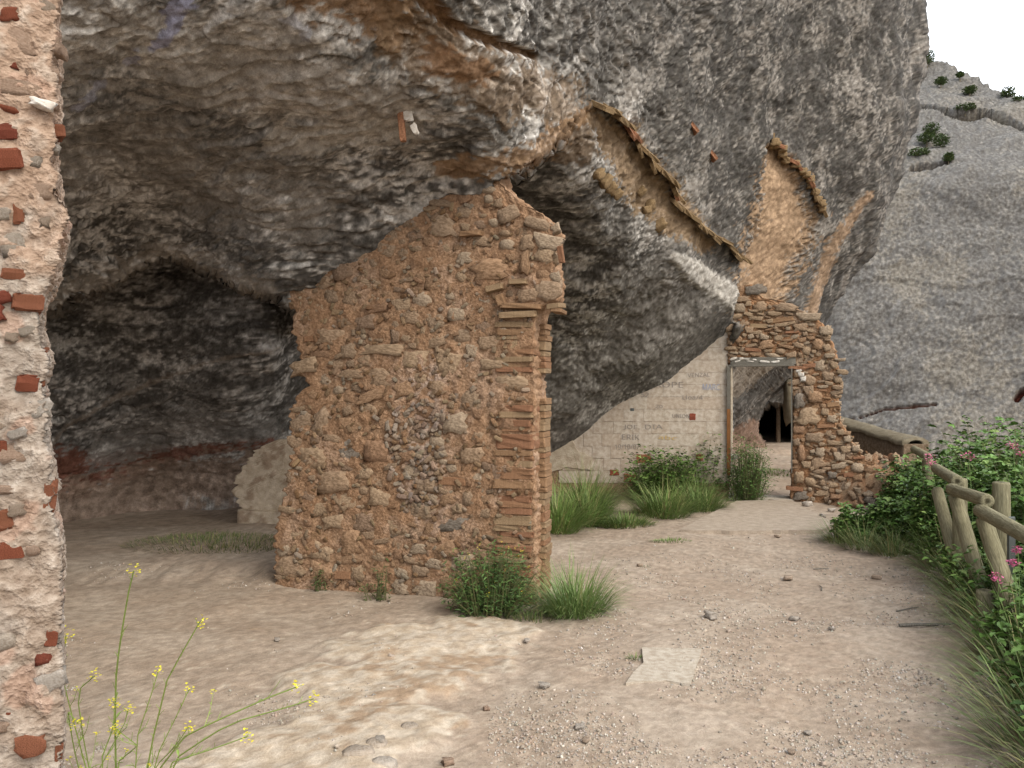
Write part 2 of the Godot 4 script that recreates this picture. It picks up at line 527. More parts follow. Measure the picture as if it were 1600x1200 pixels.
func build_cliff():
	var A := TPS.new([[435, 452, 6.66], [520, 400, 6.52], [620, 345, 6.38], [700, 292, 6.26], [775, 281, 6.17], [265, 396, 7.2], [150, 455, 7.0], [65, 490, 6.7], [-100, 540, 6.0], [400, 452, 6.75],
		[600, 0, 4.6], [300, 0, 4.4], [100, 0, 4.2], [100, 250, 5.3], [300, 200, 5.4], [500, 200, 5.35], [650, 150, 5.35], [780, 60, 5.4], [860, 225, 6.8], [830, 140, 6.1], [900, 0, 6.3],
		[910, 150, 7.4], [1060, 292, 9.9], [1165, 396, 11.6], [1000, 0, 7.8], [1000, 150, 8.5], [1100, 100, 9.6], [1100, 250, 10.2], [1200, 200, 11.3], [1250, 50, 11.3], [1300, 250, 12.4], [1400, 100, 13.0], [1240, 400, 12.5], [1290, 480, 13.3], [1350, 380, 13.4], [1200, 480, 12.3],
		[600, -500, 4.1], [600, -1100, 4.0], [100, -500, 3.9], [100, -1100, 3.8], [-800, 0, 4.0], [-800, 450, 4.8], [-800, -800, 3.6], [-1500, 300, 3.6], [-1500, -500, 3.4], [-1500, 850, 3.8],
		[1000, -500, 6.9], [1000, -1200, 6.3], [1400, -500, 12.4], [1400, -1300, 11.8], [800, -1100, 4.2]])
	var B := TPS.new([[265, 412, 8.6], [100, 502, 8.1], [400, 474, 8.4], [250, 480, 8.5], [250, 570, 8.8], [420, 550, 8.5], [80, 600, 8.0], [250, 650, 9.3], [420, 650, 9.5], [80, 720, 8.9], [250, 720, 9.6], [430, 760, 10.0], [250, 850, 9.7], [80, 850, 9.0], [-200, 700, 7.4], [-800, 700, 5.6], [-800, 850, 5.8], [-1500, 850, 4.0], [-1500, 650, 3.9], [520, 600, 10.2], [520, 800, 10.8], [-200, 900, 7.5]])
	var Cc := TPS.new([[930, 190, 7.7], [985, 240, 8.65], [1055, 300, 9.85], [1110, 355, 10.7], [1160, 405, 11.6], [960, 260, 8.35], [1000, 305, 9.05], [900, 270, 7.9], [885, 220, 7.5], [820, 300, 8.2], [850, 350, 8.9], [880, 430, 9.7], [940, 350, 8.8], [1000, 400, 9.6], [1080, 415, 10.55], [1150, 470, 11.5], [1040, 360, 9.85],
		[1130, 497, 11.62], [1080, 543, 11.72], [1030, 586, 11.85], [995, 604, 11.93], [960, 622, 12.03], [890, 676, 12.2], [850, 698, 12.3], [1000, 510, 11.0], [900, 600, 11.4], [870, 540, 10.9], [1000, 660, 12.75], [1090, 590, 12.3], [700, 500, 10.8], [600, 600, 11.3], [560, 800, 11.6], [1000, 720, 13.3], [900, 770, 13.4], [1120, 700, 12.9], [750, 800, 13.0]])
	var E := TPS.new([[1145, 570, 13.0], [1200, 560, 14.5], [1250, 560, 16.5], [1145, 640, 15.5], [1190, 620, 17.5], [1240, 600, 18.8], [1150, 690, 18.5], [1185, 700, 19.8], [1250, 700, 20.3], [1145, 800, 18.0], [1250, 800, 20.5], [1290, 510, 14.5], [1200, 510, 13.0]])
	var ta := Table.new(-1520, -1520, 1500, 900, 24.0, A.at)
	var tb := Table.new(-1520, 350, 620, 900, 24.0, B.at)
	var tc := Table.new(440, 130, 1200, 900, 16.0, Cc.at)
	var te := Table.new(1120, 480, 1310, 900, 16.0, E.at)
	var pb := pv([[-1700, 640], [-500, 600], [-100, 552], [65, 492], [150, 456], [228, 407], [265, 394], [300, 404], [350, 430], [400, 453], [440, 470], [475, 500], [560, 520], [600, 950], [-1700, 950]])
	var pc := pv([[470, 490], [520, 445], [620, 385], [700, 330], [772, 300], [782, 286], [815, 262], [860, 227], [885, 188], [912, 156], [945, 173], [1000, 226], [1055, 292], [1060, 308], [1110, 357], [1165, 400], [1158, 440], [1152, 480], [1146, 540], [1142, 950], [560, 950], [530, 520]])
	var pe := pv([[1140, 540], [1150, 505], [1210, 500], [1300, 515], [1330, 950], [1138, 950]])
	var ph := pv([[1186, 655], [1201, 637], [1247, 632], [1248, 712], [1206, 712], [1191, 690], [1184, 672]])
	var sb := Table.new(-1520, 340, 660, 920, 7.0, func(u, v): return clampf(sdf_poly(pb, Vector2(u, v)), -60, 60))
	var scc := Table.new(440, 120, 1240, 920, 7.0, func(u, v): return clampf(sdf_poly(pc, Vector2(u, v)), -60, 60))
	var se := Table.new(1100, 460, 1330, 920, 5.0, func(u, v): return clampf(sdf_poly(pe, Vector2(u, v)), -60, 60))
	var sh := Table.new(1160, 600, 1300, 740, 3.0, func(u, v): return sdf_poly(ph, Vector2(u, v)))
	var vs := steps([[-1500.0, -400.0, 30.0], [-400.0, -40.0, 10.0], [-40.0, 780.0, 2.55], [780.0, 880.0, 10.0]])
	var us := steps([[-1500.0, -300.0, 25.0], [-300.0, 40.0, 9.0], [40.0, 1447.0, 2.55]])
	var w := us.size()
	var h := vs.size()
	var base := PackedVector3Array(); base.resize(w * h)
	var uvp := PackedVector2Array(); uvp.resize(w * h)
	var layer := PackedFloat32Array(); layer.resize(w * h)      # inner part of the shelter
	for j in h:
		var v := vs[j]
		var ur := poly_at(SIL, v)
		ur += N.edge.get_noise_2d(v * 0.3, 5.0) * 12.0
		for i in w:
			var u := us[i]
			if u > 900.0:
				u = 900.0 + (u - 900.0) / 547.0 * (ur - 900.0)
			var d := ta.at(u, v)
			var inn := 0.0
			var wu = u + N.edge.get_noise_2d(u, v) * 7.0
			var wv = v + N.edge.get_noise_2d(v + 300.0, u) * 6.0
			if u > 440.0 and v > 120.0 and u < 1230.0:
				var k := smooth(-3.0, 6.0, scc.at(wu, wv))
				if k > 0.0:
					d = lerpf(d, tc.at(u, v), k)
					inn = k
			if u < 650.0 and v > 340.0:
				var k := smooth(-1.0, 3.0, sb.at(wu, wv)) if u < 480.0 else smooth(-40.0, 40.0, sb.at(u, v))
				if k > 0.0:
					d = lerpf(d, tb.at(u, v), k)
					inn = maxf(inn, k)
			if u > 1100.0 and v > 460.0:
				var k := smooth(-5.0, 5.0, se.at(u, v))
				if k > 0.0:
					d = lerpf(d, te.at(u, v), k)
					if u > 1160.0 and v > 600.0 and v < 740.0:
						d += 9.0 * smooth(-2.0, 2.0, sh.at(u, v))
			var t := clampf((u - (ur - 90.0)) / 90.0, 0.0, 1.0)
			d += 1.6 * (1.0 - sqrt(1.0 - t * t * 0.999))
			base[j * w + i] = P(u, v, d)
			uvp[j * w + i] = Vector2(u, v)
			layer[j * w + i] = inn
	var nb := grid_normals(base, w, h, false, true)
	var boxes := []
	for m in MARKS:
		var r := Rect2(m.p[0][0], m.p[0][1], 0, 0)
		for q in m.p: r = r.merge(Rect2(q[0] - q[2] * 2.2, q[1] - q[2] * 2.2, q[2] * 4.4, q[2] * 4.4))
		boxes.append(r)
	var pos := PackedVector3Array(); pos.resize(w * h)
	var col := PackedColorArray(); col.resize(w * h)
	for j in h:
		for i in w:
			var id := j * w + i
			var q := base[id]
			var uv := uvp[id]
			var inn := layer[id]
			var far := smooth(8.0, 12.0, -q.z)
			# beds run with the roof: flakes are longer along it than across, the outer face is pebbly
			var st := Vector3(q.x * lerpf(0.5, 1.0, far), q.y * lerpf(1.5, 1.0, far), q.z)
			var n_mid: float = N.mid.get_noise_3dv(q)
			var n_fine: float = N.fine.get_noise_3dv(st)
			var n_cell: float = N.cell.get_noise_3dv(q)
			var n_cell2: float = N.cell2.get_noise_3dv(q)
			var n_col: float = N.col.get_noise_3dv(st * 0.8)
			var n_col2: float = N.col2.get_noise_3dv(st)
			var fl: float = (N.flake.get_noise_3dv(st * Vector3(0.8, 1.3, 1.0)) + 0.06 * n_fine) * 3.2
			var saw := fl - floorf(fl)
			saw = saw * smooth(1.0, 0.86, saw)
			var rough := 1.0 - 0.5 * inn * smooth(700.0, 400.0, uv.x)
			var grain: float = N.grain.get_noise_3dv(st)
			var disp: float = N.big.get_noise_3dv(q) * 0.16 + n_mid * 0.035 * rough + saw * 0.032 * rough * (1.0 - 0.8 * far) + n_fine * 0.013 * rough + grain * 0.007 - (n_cell + 0.4) * (0.006 + 0.02 * far) - (n_cell2 + 0.4) * (0.004 + 0.011 * far)
			# fractures along the beds
			disp -= 0.035 * smooth(0.72, 0.9, N.rid.get_noise_3dv(st * Vector3(0.5, 0.9, 0.5))) * (1.0 - 0.5 * far)
			# base colour: lichen-grey conglomerate with sooty brown and pale crusts
			var dark := Color(0.125, 0.122, 0.117)
			var mid := Color(0.345, 0.345, 0.338)
			var pale := Color(0.72, 0.725, 0.72)
			var lichen := smooth(-0.06, 0.06, (uv.x - 1010.0 + (uv.y - 150.0) * -0.35) / 400.0 + n_col * 0.45 + n_col2 * 0.35)
			if uv.x > 830.0 and lichen > 0.0:
				dark = dark.lerp(Color(0.092, 0.091, 0.089), lichen)
				mid = mid.lerp(Color(0.178, 0.176, 0.172), lichen)
				pale = pale.lerp(Color(0.38, 0.37, 0.355), lichen)
			var k := dark.lerp(mid, smooth(-0.3, 0.3, n_col * 0.8 + n_col2 * 0.8 + n_mid * 0.3))
			k = k.lerp(pale, smooth(0.10, 0.45, n_col2 * 0.8 + n_col * 0.7 + N.patch.get_noise_3dv(q) * 0.7) * 0.85)
			k = k.lerp(pale, far * 0.6 * smooth(-0.72, -0.92, n_cell) * smooth(-0.1, 0.2, n_col))
			var gr := 1.0 + 0.6 * grain
			k = Color(k.r * gr, k.g * gr, k.b * gr)
			if uv.x > 840.0 and uv.x < 1145.0 and uv.y > 470.0 and uv.y < 720.0:    # dressed to the rock: the wall meets it closely
				var off := absf(uv.y - contact_v(uv.x))
				disp *= 1.0 - 0.75 * smooth(40.0, 12.0, off)
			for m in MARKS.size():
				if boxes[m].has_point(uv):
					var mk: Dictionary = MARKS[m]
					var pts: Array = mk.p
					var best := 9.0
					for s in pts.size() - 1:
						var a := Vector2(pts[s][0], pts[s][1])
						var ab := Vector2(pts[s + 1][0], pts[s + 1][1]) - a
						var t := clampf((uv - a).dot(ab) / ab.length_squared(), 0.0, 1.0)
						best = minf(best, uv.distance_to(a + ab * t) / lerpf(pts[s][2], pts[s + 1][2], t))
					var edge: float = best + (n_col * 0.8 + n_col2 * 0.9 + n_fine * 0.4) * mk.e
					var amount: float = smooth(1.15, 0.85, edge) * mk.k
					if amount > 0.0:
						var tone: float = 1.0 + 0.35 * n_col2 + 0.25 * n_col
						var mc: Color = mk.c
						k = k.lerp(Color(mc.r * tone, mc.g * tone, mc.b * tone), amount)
					if mk.g != 0.0:
						disp -= mk.g * smooth(1.2, 0.6, best + n_col2 * 0.4)
			# keep the rock tight where masonry is cut to it
			pos[id] = q + nb[id] * disp
			col[id] = k
	cliff_p = pos
	cliff_uv = uvp
	cliff_w = w
	# the rock goes on: back behind the outline on the right, up the face, and round on the left; unseen left and top are shaped to block sky light
	var right := 5
	var left := 4
	var up := 4
	var w2 := w + left + right
	var h2 := h + up
	var p2 := PackedVector3Array(); p2.resize(w2 * h2)
	var c2 := PackedColorArray(); c2.resize(w2 * h2)
	for j in h2:
		var lift := float(maxi(up - j, 0))
		var sj := maxi(j - up, 0)
		for i in w2:
			var si := clampi(i - left, 0, w - 1)
			var q := pos[sj * w + si]
			if i < left: q += Vector3(-0.3, 0, 1.5) * float(left - i)
			if i >= left + w:
				var s := float(i - left - w + 1)
				q += Vector3(q.x / -q.z * 0.94, (q.y - 1.6) / -q.z, -1.0) * s * 3.0
			q += Vector3(0.3, 4.0, -0.2) * lift
			p2[j * w2 + i] = q
			c2[j * w2 + i] = col[sj * w + si]
	structure("cliff", amesh(p2, grid_normals(p2, w2, h2, false, true), grid_index(w2, h2, false, true), c2), M.rock)

func contact_v(u: float) -> float:
	return poly_at([[850.0, 698.0], [890.0, 678.0], [960.0, 622.0], [1030.0, 586.0], [1080.0, 543.0], [1130.0, 497.0]], u)

func rock_at(u: float, v: float) -> Vector3:       # point of the built rock seen at that pixel
	var best := 1e9
	var at := Vector3.ZERO
	var t := Vector2(u, v)
	for i in range(0, cliff_uv.size(), 2):
		var d := cliff_uv[i].distance_squared_to(t)
		if d < best:
			best = d
			at = cliff_p[i]
	return at

func far_ledge(q: Vector3) -> float:
	var f: float = N.flake.get_noise_3d(q.x * 0.05, q.y * 0.11, q.z * 0.05) * 4.0
	f -= floorf(f)
	return f * smooth(1.0, 0.9, f)

func build_far_cliff():
	var top := [[1100.0, 10.0], [1300.0, 40.0], [1440.0, 84.0], [1480.0, 97.0], [1530.0, 122.0], [1562.0, 142.0], [1600.0, 168.0], [1700.0, 205.0], [2000.0, 300.0], [2500.0, 420.0]]
	var us := steps([[1000.0, 1220.0, 20.0], [1220.0, 1640.0, 2.5], [1640.0, 2500.0, 30.0]])
	var ts := steps([[0.0, 0.3, 0.004], [0.3, 1.0, 0.0045], [1.0, 1.5, 0.05]])
	var w := us.size()
	var h := ts.size()
	var p := PackedVector3Array(); p.resize(w * h)
	var uvp := PackedVector2Array(); uvp.resize(w * h)
	for j in h:
		for i in w:
			var u := us[i]
			var vt = poly_at(top, u) + N.edge.get_noise_1d(u * 1.5) * 6.0
			var v = vt + (690.0 - vt) * ts[j]
			var d = 46.0 + 0.010 * (690.0 - v) + smooth(300.0, 60.0, v) * 13.0 - (u - 1400.0) * 0.012
			uvp[j * w + i] = Vector2(u, v)
			p[j * w + i] = P(u, v, d)
	var nb := grid_normals(p, w, h, false, true)
	var cracks := [
		{"p": [[1318, 658], [1350, 652], [1382, 640], [1420, 637], [1462, 634]], "w": 1.5, "g": 0.3, "c": Color(0.16, 0.07, 0.045)},
		{"p": [[1590, 622], [1597, 612], [1610, 606]], "w": 5.0, "g": 0.8, "c": Color(0.22, 0.07, 0.05)},
		{"p": [[1425, 264], [1460, 258], [1482, 254]], "w": 2.5, "g": 1.0, "c": Color(0.10, 0.07, 0.05)},
		{"p": [[1440, 168], [1500, 180], [1540, 178], [1600, 195]], "w": 3.0, "g": 0.9, "c": Color(0.11, 0.09, 0.06)},
		]
	var col := PackedColorArray(); col.resize(w * h)
	for j in h:
		for i in w:
			var id := j * w + i
			var q := p[id]
			var uv := uvp[id]
			var s := q * 0.22
			var n1: float = N.mid.get_noise_3dv(s)
			var n2: float = N.col2.get_noise_3dv(s)
			var n3: float = N.patch.get_noise_3dv(q * 0.16)
			var disp: float = N.big.get_noise_3dv(s) * 0.7 + n1 * 0.2 + 0.12 * far_ledge(q) + N.fine.get_noise_3dv(s) * 0.06 - (N.cell.get_noise_3dv(s) + 0.4) * 0.06 - (N.cell2.get_noise_3dv(s) + 0.4) * 0.06
			var k := Color(0.195, 0.192, 0.187).lerp(Color(0.27, 0.266, 0.258), smooth(-0.35, 0.4, n2 + n1 * 0.4))
			k = k.lerp(Color(0.19, 0.187, 0.182), smooth(0.05, 0.4, n3 + 0.3 * N.mid.get_noise_2d(q.x * 0.3, q.y * 0.03)) * 0.45)
			k = k.lerp(Color(0.33, 0.305, 0.26), smooth(0.1, 0.35, -n3 + n2 * 0.4) * 0.5)
			k = k.lerp(Color(0.38, 0.365, 0.345), smooth(0.40, 0.6, n2))
			k = k.lerp(Color(0.12, 0.118, 0.114), smooth(0.25, 0.5, N.col2.get_noise_3dv(s * 2.3)) * 0.6)
			for c in cracks:
				var pts: Array = c.p
				if uv.x < pts[0][0] - 12 or uv.x > pts[-1][0] + 12: continue
				var best := 1e9
				for a in pts.size() - 1:
					var a0 := Vector2(pts[a][0], pts[a][1])
					var ab := Vector2(pts[a + 1][0], pts[a + 1][1]) - a0
					best = minf(best, uv.distance_to(a0 + ab * clampf((uv - a0).dot(ab) / ab.length_squared(), 0, 1)))
				best += n1 * 1.2
				var amount: float = smooth(c.w * 1.3, c.w * 0.6, best)
				disp -= c.g * amount
				k = k.lerp(c.c, amount)
			p[id] = q + nb[id] * disp
			col[id] = k
	# the top rolls back
	var w2 := w
	var h2 := h + 4
	var p2 := PackedVector3Array(); p2.resize(w2 * h2)
	var c2 := PackedColorArray(); c2.resize(w2 * h2)
	for j in h2:
		for i in w2:
			var sj := maxi(j - 4, 0)
			p2[j * w2 + i] = p[sj * w + i] + Vector3(2, -1.2, -8) * float(maxi(4 - j, 0))
			c2[j * w2 + i] = col[sj * w + i]
	structure("far_cliff", amesh(p2, grid_normals(p2, w2, h2, false, true), grid_index(w2, h2, false, true), c2), M.far_rock)

# ---------------------------------------------------------------- masonry
class Frame:        # a wall plane: origin, direction along it, normal towards the viewer
	var o: Vector3; var ex: Vector3; var n: Vector3
	func _init(a: Vector3, b: Vector3):
		o = Vector3(a.x, 0, a.z)
		ex = Vector3(b.x - a.x, 0, b.z - a.z).normalized()
		n = Vector3(-ex.z, 0, ex.x)
		if n.z < 0: n = -n
	func at(u: float, v: float) -> Vector3:
		var r := Vector3((u - 800.0) / 1330.0, (600.0 - v) / 1330.0, -1.0)
		var t := (o - Vector3(0, 1.6, 0)).dot(n) / r.dot(n)
		return Vector3(0, 1.6, 0) + r * t
	func depth(u: float) -> float:
		return -at(u, 600.0).z

# a closed body of masonry: per row of pixels a left and a right end, given thickness; its skin is rough clay mortar
func masonry(fr: Frame, v0: float, v1: float, dv: float, du: float, lf: Callable, rf: Callable, thick: float, amp: float, colour: Callable) -> ArrayMesh:
	var rows := int(ceil((v1 - v0) / dv)) + 1
	var widest := 0.0
	for j in rows: widest = maxf(widest, rf.call(v0 + j * dv) - lf.call(v0 + j * dv))
	var nf := mini(maxi(6, int(widest / du)), 260)
	var ns := maxi(4, int(thick / (fr.at(800 + du, 600) - fr.at(800, 600)).length()))
	ns = mini(ns, 20)
	var nk := 6
	var w := nf + ns + nk + ns
	var base := PackedVector3Array()
	for j in rows:
		var v := v0 + j * dv
		var a := fr.at(lf.call(v), v)
		var b := fr.at(rf.call(v), v)
		b.y = a.y
		var back := -fr.n * thick
		for i in nf: base.append(a.lerp(b, float(i) / nf))
		for i in ns: base.append(b + back * (float(i) / ns))
		for i in nk: base.append((b + back).lerp(a + back, float(i) / nk))
		for i in ns: base.append(a + back * (1.0 - float(i) / ns))
	var nb := grid_normals(base, w, rows, true, true)
	var pos := PackedVector3Array(); pos.resize(base.size() + 2 * w)
	var col := PackedColorArray(); col.resize(base.size() + 2 * w)
	for i in base.size():
		var q := base[i]
		var n1: float = N.mid.get_noise_3dv(q * 2.0)
		var n2: float = N.fine.get_noise_3dv(q * 1.6)
		var d = amp * (n1 * 1.2 + n2 * 0.9 + N.grain.get_noise_3dv(q) * 0.35 - (N.cell.get_noise_3dv(q * 1.3) + 0.4) * 0.8)
		pos[w + i] = q + nb[i] * d
		col[w + i] = colour.call(q, n1, n2)
	# caps
	for e in 2:
		var src := w if e == 0 else rows * w
		var dst := 0 if e == 0 else (rows + 1) * w
		var mid := Vector3.ZERO
		for i in w: mid += pos[src + i]
		mid /= w
		for i in w:
			pos[dst + i] = mid
			col[dst + i] = col[src + i]
	var hh := rows + 2
	return amesh(pos, grid_normals(pos, w, hh, true, true), grid_index(w, hh, true, true), col)

func rock_mesh(seed_: int, flat: float, lumps: float, boxy: float) -> ArrayMesh:
	# a worn stone about one unit across: a cube sphere pulled towards a box, knocked and lumped
	var n := make_noise(seed_, 0.9, 2)
	var st := SurfaceTool.new()
	st.begin(Mesh.PRIMITIVE_TRIANGLES)
	st.set_smooth_group(0 if boxy < 0.6 else 0)
	var R := 3
	var ver := {}
	for f in 6:
		var ax: Vector3 = [Vector3.RIGHT, Vector3.LEFT, Vector3.UP, Vector3.DOWN, Vector3.BACK, Vector3.FORWARD][f]
		var b1: Vector3 = Vector3.UP if absf(ax.y) < 0.5 else Vector3.RIGHT
		var b2 := ax.cross(b1)
		for j in R:
			for i in R:
				var qd := []
				for k in [[0, 0], [1, 0], [1, 1], [0, 1]]:
					var s: float = (i + k[0]) * 2.0 / R - 1.0
					var t: float = (j + k[1]) * 2.0 / R - 1.0
					var c: Vector3 = ax + b1 * s + b2 * t
					var sp := c.normalized()
					var q := sp.lerp(c * 0.72, boxy)
					q *= 1.0 + lumps * n.get_noise_3dv(q * 1.3)
					q += 0.25 * lumps * Vector3(n.get_noise_3dv(q + Vector3(9, 0, 0)), n.get_noise_3dv(q + Vector3(0, 9, 0)), n.get_noise_3dv(q + Vector3(0, 0, 9)))
					q.z = minf(q.z, flat + 0.06 * n.get_noise_3dv(q * 3.0))
					qd.append(q * 0.5 + Vector3(0, 0, 0.5 - flat * 0.5))
				for k in [0, 2, 1, 0, 3, 2]:
					st.add_vertex(qd[k])
	st.index()
	st.generate_normals()
	return st.commit()

func brick_mesh(seed_: int, wear: float, c := 0.06) -> ArrayMesh:
	# a brick of unit size with chamfered, knocked edges
	var n := make_noise(seed_, 1.7, 2)
	var st := SurfaceTool.new()
	st.begin(Mesh.PRIMITIVE_TRIANGLES)
	st.set_smooth_group(-1)
	var ks := [-0.5, -0.5 + c, 0.0, 0.5 - c, 0.5]
	for f in 6:
		var ax: Vector3 = [Vector3.RIGHT, Vector3.LEFT, Vector3.UP, Vector3.DOWN, Vector3.BACK, Vector3.FORWARD][f]
		var b1: Vector3 = Vector3.UP if absf(ax.y) < 0.5 else Vector3.RIGHT
		var b2 := ax.cross(b1)
		for j in 4:
			for i in 4:
				var qd := []
				for k in [[0, 0], [1, 0], [1, 1], [0, 1]]:
					var s: float = ks[i + k[0]]
					var t: float = ks[j + k[1]]
					var q: Vector3 = ax * 0.5 + b1 * s + b2 * t
					var edge := (1 if absf(q.x) > 0.49 else 0) + (1 if absf(q.y) > 0.49 else 0) + (1 if absf(q.z) > 0.49 else 0)
					if edge >= 2:
						q *= 1.0 - c * 0.8 * (edge - 1) - wear * maxf(0.0, n.get_noise_3dv(q * 2.0)) * 0.5
					q += wear * 0.12 * Vector3(n.get_noise_3dv(q + Vector3(9, 0, 0)), n.get_noise_3dv(q * 1.5 + Vector3(0, 9, 0)), n.get_noise_3dv(q + Vector3(0, 0, 9)))
					qd.append(q)
				for k in [0, 2, 1, 0, 3, 2]:
					st.add_vertex(qd[k])
	st.index()
	st.generate_normals()
	return st.commit()

var STONES := []
var COBBLES := []
var BRICKS := []
var BOXES := []
var TILES := []
var SHARDS := []

func make_pieces():
	if STONES.size() > 0: return
	for i in 9: STONES.append(rock_mesh(100 + i, 0.42 + 0.08 * (i % 3), 0.55, 0.62))
	for i in 5: COBBLES.append(rock_mesh(200 + i, 0.95, 0.20, 0.05))
	for i in 5: BRICKS.append(brick_mesh(300 + i, 0.35))
	for i in 5: BOXES.append(brick_mesh(320 + i, 0.10))
	for i in 5: SHARDS.append(brick_mesh(360 + i, 0.9, 0.10))
	for i in 5: TILES.append(brick_mesh(340 + i, 0.06, 0.012))

# one piece set into a wall: centre pixel, half sizes in pixels, how far its face stands out, in metres
func piece(parent, fr: Frame, called, mesh, m, u, v, hw, hh, out, depth, roll := 0.0):
	var q := fr.at(u, v)
	var px := -q.z / F
	var b := Basis(fr.ex, Vector3.UP, fr.n) * Basis(Vector3(0, 0, 1), roll) * Basis(Vector3.UP, rng.randf_range(-0.12, 0.12)) * Basis(Vector3.RIGHT, rng.randf_range(-0.12, 0.12))
	b = b * Basis.from_scale(Vector3(hw * 2.0 * px, hh * 2.0 * px, depth))
	return obj(called, mesh, m, parent, Transform3D(b, q + fr.n * (out - depth * 0.5) - origin_of(parent)))

# fill a region with stones that do not overlap: big ones first
func fill_stones(parent, fr: Frame, poly: PackedVector2Array, taken: Array, sizes: Array, mats: Array, limit: int, aspect := 1.6, brick_share := 0.0, outs := 0.03, slate := 0.0):
	var box := Rect2(poly[0], Vector2.ZERO)
	for q in poly: box = box.expand(q)
	var made := 0
	for s in sizes:           # [half height px, tries]
		for t in s[1]:
			if made >= limit: return made
			var c := Vector2(rng.randf_range(box.position.x, box.end.x), rng.randf_range(box.position.y, box.end.y))
			var hh: float = s[0] * rng.randf_range(0.8, 1.2)
			var asp := rng.randf_range(1.0, aspect)
			if rng.randf() < slate: 
				asp *= 2.2
				hh *= 0.55
			var hw := hh * asp
			if not Geometry2D.is_point_in_polygon(c, poly): continue
			var ok := true
			for k in taken:
				if absf(k[0] - c.x) < (k[2] + hw) * 0.90 and absf(k[1] - c.y) < (k[3] + hh) * 0.90:
					if Vector2((k[0] - c.x) / (k[2] + hw), (k[1] - c.y) / (k[3] + hh)).length() < 0.92:
						ok = false
						break
			if not ok: continue
			taken.append([c.x, c.y, hw, hh])
			var px := fr.depth(c.x) / F
			if rng.randf() < brick_share:
				piece(parent, fr, "brick", BRICKS[rng.randi() % 5], M.brick[rng.randi() % 4], c.x, c.y, hw * 1.15, minf(hh * 0.75, 0.03 / px), outs + rng.randf_range(-0.012, 0.015), 0.12, rng.randf_range(-0.12, 0.12))
			else:
				var cob := rng.randf() < 0.22
				var mesh = COBBLES[rng.randi() % 5] if cob else STONES[rng.randi() % 9]
				piece(parent, fr, "stone", mesh, mats[rng.randi() % mats.size()], c.x, c.y, hw * 1.06, hh * 1.06, outs + rng.randf_range(-0.012, 0.012) + hh * px * 0.06, maxf(2.2 * hh * px, 0.06), rng.randf_range(-0.3, 0.3))
			made += 1
	return made

# chips and grit pressed into the mortar, too small to tell apart
func chips(parent, fr: Frame, poly: PackedVector2Array, count: int, lo: float, hi: float, cols: Array, out := 0.012):
	var box := Rect2(poly[0], Vector2.ZERO)
	for q in poly: box = box.expand(q)
	var mm := MultiMesh.new()
	mm.transform_format = MultiMesh.TRANSFORM_3D
	mm.use_colors = true
	mm.mesh = STONES[2]
	var sunk := out * 0.4
	var xs := []
	var cs := []
	for i in count:
		var c := Vector2(rng.randf_range(box.position.x, box.end.x), rng.randf_range(box.position.y, box.end.y))
		if not Geometry2D.is_point_in_polygon(c, poly): continue
		var q := fr.at(c.x, c.y)
		var s := rng.randf_range(lo, hi) * -q.z / F
		var b := Basis(fr.ex, Vector3.UP, fr.n) * Basis.from_euler(Vector3(rng.randf_range(-0.4, 0.4), rng.randf_range(-0.4, 0.4), rng.randf_range(-1.5, 1.5))) * Basis.from_scale(Vector3(s * rng.randf_range(1.0, 2.4), s, s))
		xs.append(Transform3D(b, q + fr.n * rng.randf_range(-0.016, sunk) - origin_of(parent)))
		cs.append(jit(cols[rng.randi() % cols.size()], 0.2))
	mm.instance_count = xs.size()
	for i in xs.size():
		mm.set_instance_transform(i, xs[i])
		mm.set_instance_color(i, cs[i])
	var o := MultiMeshInstance3D.new()
	o.name = "stone_chips"
	o.multimesh = mm
	o.material_override = M.chip
	o.set_meta("kind", "stuff")
	parent.add_child(o, true)

